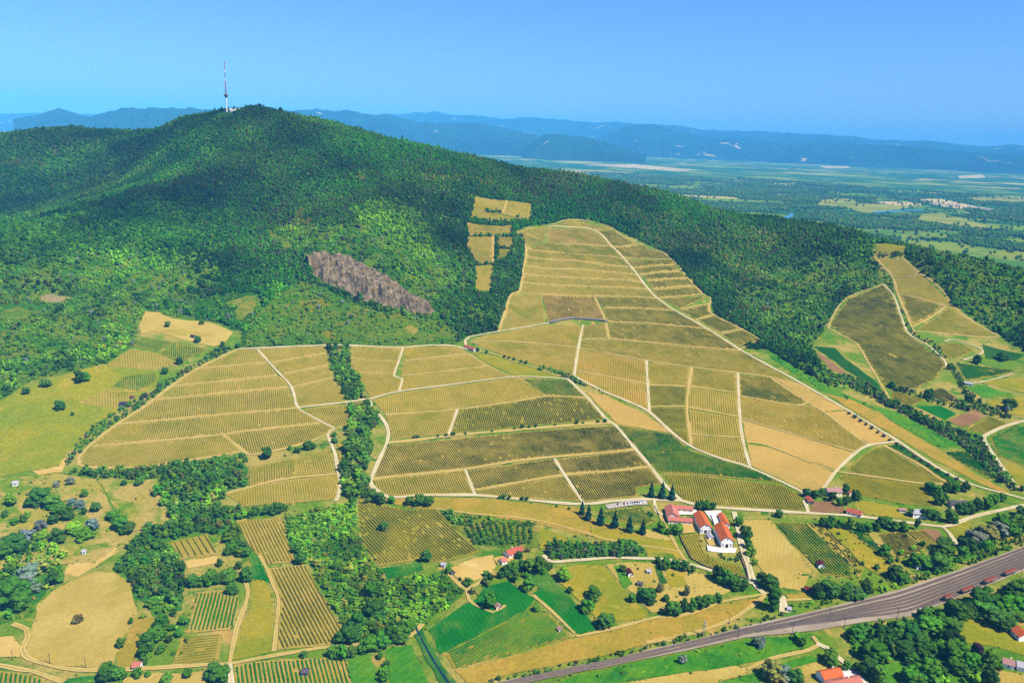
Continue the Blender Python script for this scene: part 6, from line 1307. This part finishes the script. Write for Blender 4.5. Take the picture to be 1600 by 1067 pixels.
house((1324,792.5),(1348,799),7.5,5.8,3.4,'white','red','long orange-red roofed house on the white road','house')
house((1424.5,795),(1450,796.5),9,7.5,4.8,'white','light','white house with light grey roof by the corner vineyard','house')
house((1405,793.5),(1416,794.5),4,3.6,2.6,'white','rose','little pinkish shed left of the white house','shed','shed',chim=False)
house((1484,781.5),(1511,782.5),10,6.5,4.2,'cream','grey','old house with dark grey roof in the grove','house')
house((791,860.5),(806,854),8,6.2,3.4,'white','red','red-roofed farmhouse below the orchard','house','farmhouse')
house((807,854),(816.5,854),6.5,5.2,3.2,'cream','red','red-roofed wing of the farmhouse','house','farmhouse_wing',chim=False)
house((782,873),(790,870.5),5.5,4.4,2.8,'white','pink','pink-roofed shed below the farmhouse','shed','shed',chim=False)
house((776.5,941),(780,946),4.2,3.8,2.4,'cream','rose','small hut beside the tree in the green field','hut','hut',chim=False)
house((1281.5,874),(1285,880),5.5,5.2,3.2,'white','dkred','white hut with steep dark red roof among the gardens','hut','hut',chim=False)
house((1257,915.5),(1269.5,917.5),5,4,2.6,'brown','dkred','red-brown hut near the railway gardens','hut','hut',chim=False)
house((1282,1049),(1312.5,1043),9,6.8,3.8,'white','orange','orange-roofed house at the bottom edge','house')
house((1292,1067),(1343,1056),7,5.0,3.2,'cream','pink','long pink-roofed wing at the bottom edge','house','house_wing')
house((1590,977),(1604,990),9.5,7,4.0,'white','orange','white house with orange roof at the right edge','house')
house((1567,1027),(1586,1032),7.5,5.5,3.4,'white','rose','pink-roofed cottage at the bottom right','house','cottage')
house((1589,1032),(1612,1037),7.5,5.5,3.4,'white','light','grey-roofed cottage at the bottom right corner','house','cottage')
house((208,1033.5),(221,1034),6,4.6,2.8,'white','pink','tiny red-roofed white house by the bottom lane','house','cottage',chim=False)
house((471.5,1044.5),(483,1045),5,3.8,2.6,'grey','grey','grey hut inside the bottom vineyard','hut','hut',chim=False)
house((982,886.5),(986,894),4.2,4.4,2.6,'white','dkred','hut with dark roof in the garden beds','hut','hut',chim=False)
house((1011,888.5),(1018,890),4,3.4,2.4,'white','light','white shed in the garden beds','shed','shed',chim=False)
house((996,908),(1005,910),4,3.2,2.3,'grey','grey','grey shed in the garden beds','shed','shed',chim=False)
house((872.5,978),(877,981),3.4,3.2,2.2,'cream','rose','tiny hut beside the striped green field','hut','hut',chim=False)
house((1018,927),(1021.5,929),3,3,2.2,'white','light','little white hut near the big garden tree','hut','hut',chim=False)
house((727.5,538.5),(743,543.5),6,4.4,2.8,'cream','red','red-roofed hut at the bend under the forest','hut','hut',chim=False)
house((187,627),(198,627),6.5,4.6,2.8,'grey','blue','dark blue roofed hut on the pale vineyard','hut','hut',chim=False)
house((203,619),(208,618),3.5,3.2,2.2,'brown','dkred','tiny shed beyond the dark blue hut','shed','shed',chim=False)
house((19.5,751),(28.5,750.5),5,4.2,2.8,'white','light','white hut at the left edge under the grassy slope','hut','hut',chim=False)
house((128,858.5),(135,858),4,3.4,2.4,'white','light','small white shed above the earth cut','shed','shed',chim=False)
house((1506.5,595.5),(1521,598),6,4.4,2.8,'white','light','white hut at the gully of the right spur','hut','hut',chim=False)
house((690,878),(697,879.5),4,3.4,2.3,'white','light','light shed at the thicket edge','shed','shed',chim=False)
house((703,889),(709,893),3.6,3.2,2.2,'grey','grey','grey shed by the forked farm track','shed','shed',chim=False)
house((299,523),(305,524),5,3.6,2.4,'grey','blue','dark hut in the straw field of the left clearing','hut','hut',chim=False)
house((1432.5,879),(1437,884),4,3.6,2.4,'white','light','white shed hidden among the garden trees','shed','shed',chim=False)
house((1231,947.5),(1236,948.5),4,3.2,2.2,'white','light','little white shed by the railway crossing','shed','shed',chim=False)
house((800,888.5),(803.5,889.5),3,2.8,2,'white','light','little white shed behind the yard trees','shed','shed',chim=False)

# television tower on the summit
g = PEAK; tw = link('television_tower',None); zt = float(hz(*g)); tw.location = (*g,zt); tag(tw,'tall red and white television tower on the summit','tower')
M_TW = flat_mat('tower_white',(232,230,230),.6,.04,.3,alb=.55); M_TR = flat_mat('tower_red',(190,84,88),.6,.06,.3); M_TG = flat_mat('tower_grey',(120,112,124),.6,.06,.3)
def lathe(name, prof, n=18):
    V = [(r*math.cos(2*math.pi*i/n),r*math.sin(2*math.pi*i/n),z) for r,z in prof for i in range(n)]; F = [(j*n+i,j*n+(i+1)%n,(j+1)*n+(i+1)%n,(j+1)*n+i) for j in range(len(prof)-1) for i in range(n)]
    me = bpy.data.meshes.new(name); me.from_pydata(V,[],F+[tuple(range(n-1,-1,-1)),tuple(range((len(prof)-1)*n,len(prof)*n))]); me.update(); return me
link('shaft',lathe('shaft',[(2.3,-3),(1.9,6),(1.6,22),(1.5,38)]),M_TW,tw)
pod = link('pod',lathe('pod',[(2.6,36),(4.2,39),(4.6,40.5)]),M_TG,tw); link('gallery',lathe('gallery',[(5,40.5),(5.3,41.2),(5.3,42.6),(4.9,43)]),M_TG,pod); link('pod_roof',lathe('pod_roof',[(4.9,43),(3,45.6),(1.6,47)]),M_TG,pod)
z = 47
for h_,r0,m in ((11,1.4,M_TG),(9,1.3,M_TR),(9,1.2,M_TR),(7,1.1,M_TW),(14,.9,M_TG),(7,.9,M_TW),(20,.8,M_TR)):
    link('mast_section',lathe('mast_section',[(r0,z),(r0*.92,z+h_)],10),m,tw); z += h_
for i,(dx,dy,w_,l_,h_) in enumerate(((10,-2,6,6,8),(19,2,8,6,5),(15,-9,6,5,4),(33,0,5,5,4.5))):
    q = g+np.array((dx,dy)); o = link('summit_building',None); o.location = (*q,float(hz(*q))); tag(o,['white block beside the television tower','wide white block right of the television tower','low block in front of the television tower','small white hut at the right of the summit'][i],'building','summit buildings')
    link('wall',boxm('wall',(w_,l_,h_+4),(0,0,h_/2-2)),M_TW,o); link('roof',boxm('roof',(w_+.6,l_+.6,.5),(0,0,h_+.3)),M_TG,o)
    for q_ in (-.25,.25): link('window',boxm('window',(w_*.2,.2,1.6),(q_*w_,-l_/2-.06,h_*.6)),M_GLASS,o)
    if i < 3: link('antenna',cyl('antenna',.45,.25,9-i*2,6,(w_*.3,0,h_)),M_TR if i else M_TG,o)

# parked cars
CARC = {'black':(30,32,36),'red':(170,40,40),'white':(236,236,238),'navy':(44,50,84),'dark':(52,54,60),'silver':(176,180,188),'steel':(110,126,146)}
WHEEL = cyl('wheel',.33,.33,.22,12,(0,0,0),'y'); M_TYRE = flat_mat('tyre',(28,28,28),.9)
def carbody(name, prof, w):
    n = len(prof); V = [(x,s*w*k_,z) for s in (-1,1) for x,z,k_ in prof]; me = bpy.data.meshes.new(name); me.from_pydata(V,[],[tuple(range(n-1,-1,-1)),tuple(range(n,2*n))]+[(i,(i+1)%n,n+(i+1)%n,n+i) for i in range(n)]); me.update(); return me
BODY = carbody('body',[(-2.15,.35,.9),(-2.2,.75,.95),(-1.95,.98,.95),(1.0,.98,1),(2.0,.82,.95),(2.2,.6,.9),(2.1,.32,.9)],.88)
CAB = carbody('cabin',[(-1.9,.96,.92),(-1.5,1.46,.78),(.35,1.48,.78),(1.15,.96,.92)],.86); TOP = carbody('roof_panel',[(-1.45,1.47,.78),(-1.4,1.52,.74),(.25,1.53,.74),(.33,1.48,.78)],.86)
g0 = ground([(962,789.5),(1009,785)]); ca = math.atan2(*(g0[1]-g0[0])[::-1])
for i,(px,py,c_) in enumerate(((966,789.6,'black'),(976,789,'red'),(982,788.6,'white'),(985.5,788.2,'silver'),(989,787.8,'navy'),(992.5,787.4,'black'),(996,787,'dark'),(999.5,786.6,'silver'),(1002.5,786.2,'steel'),(1006,785.8,'white'))):
    p = ground([(px,py)])[0]; o = link('parked_car',None); o.location = (*p,float(hz(*p))+1.08); o.rotation_euler = (0,0,ca+math.pi/2+float(rng.normal(0,.04)))
    tag(o,f"{c_} parked car, "+['leftmost','second','third','fourth','fifth','sixth','seventh','eighth','ninth','rightmost'][i]+' from the left in the car park' if 0 < i < 9 else f"{c_} car at the "+('left' if i == 0 else 'right')+' end of the car park row','car','cars in the car park')
    cm = flat_mat('car_'+c_,CARC[c_],.3,.02,1,.5); b = link('body',BODY.copy(),cm,o); link('cabin_glass',CAB,M_GLASS,o); link('roof_panel',TOP.copy(),cm,o)
    for x in (-1.35,1.35):
        for y in (-.8,.8): link('wheel',WHEEL,M_TYRE,o,(x,y,.33))
for i,(px,py) in enumerate(((1014,803.5),(1019,806.5))): tree(px,py,5,R_,'dark',('left' if i == 0 else 'right')+' dark bush of the pair beside the winery drive','bushes by the drive')
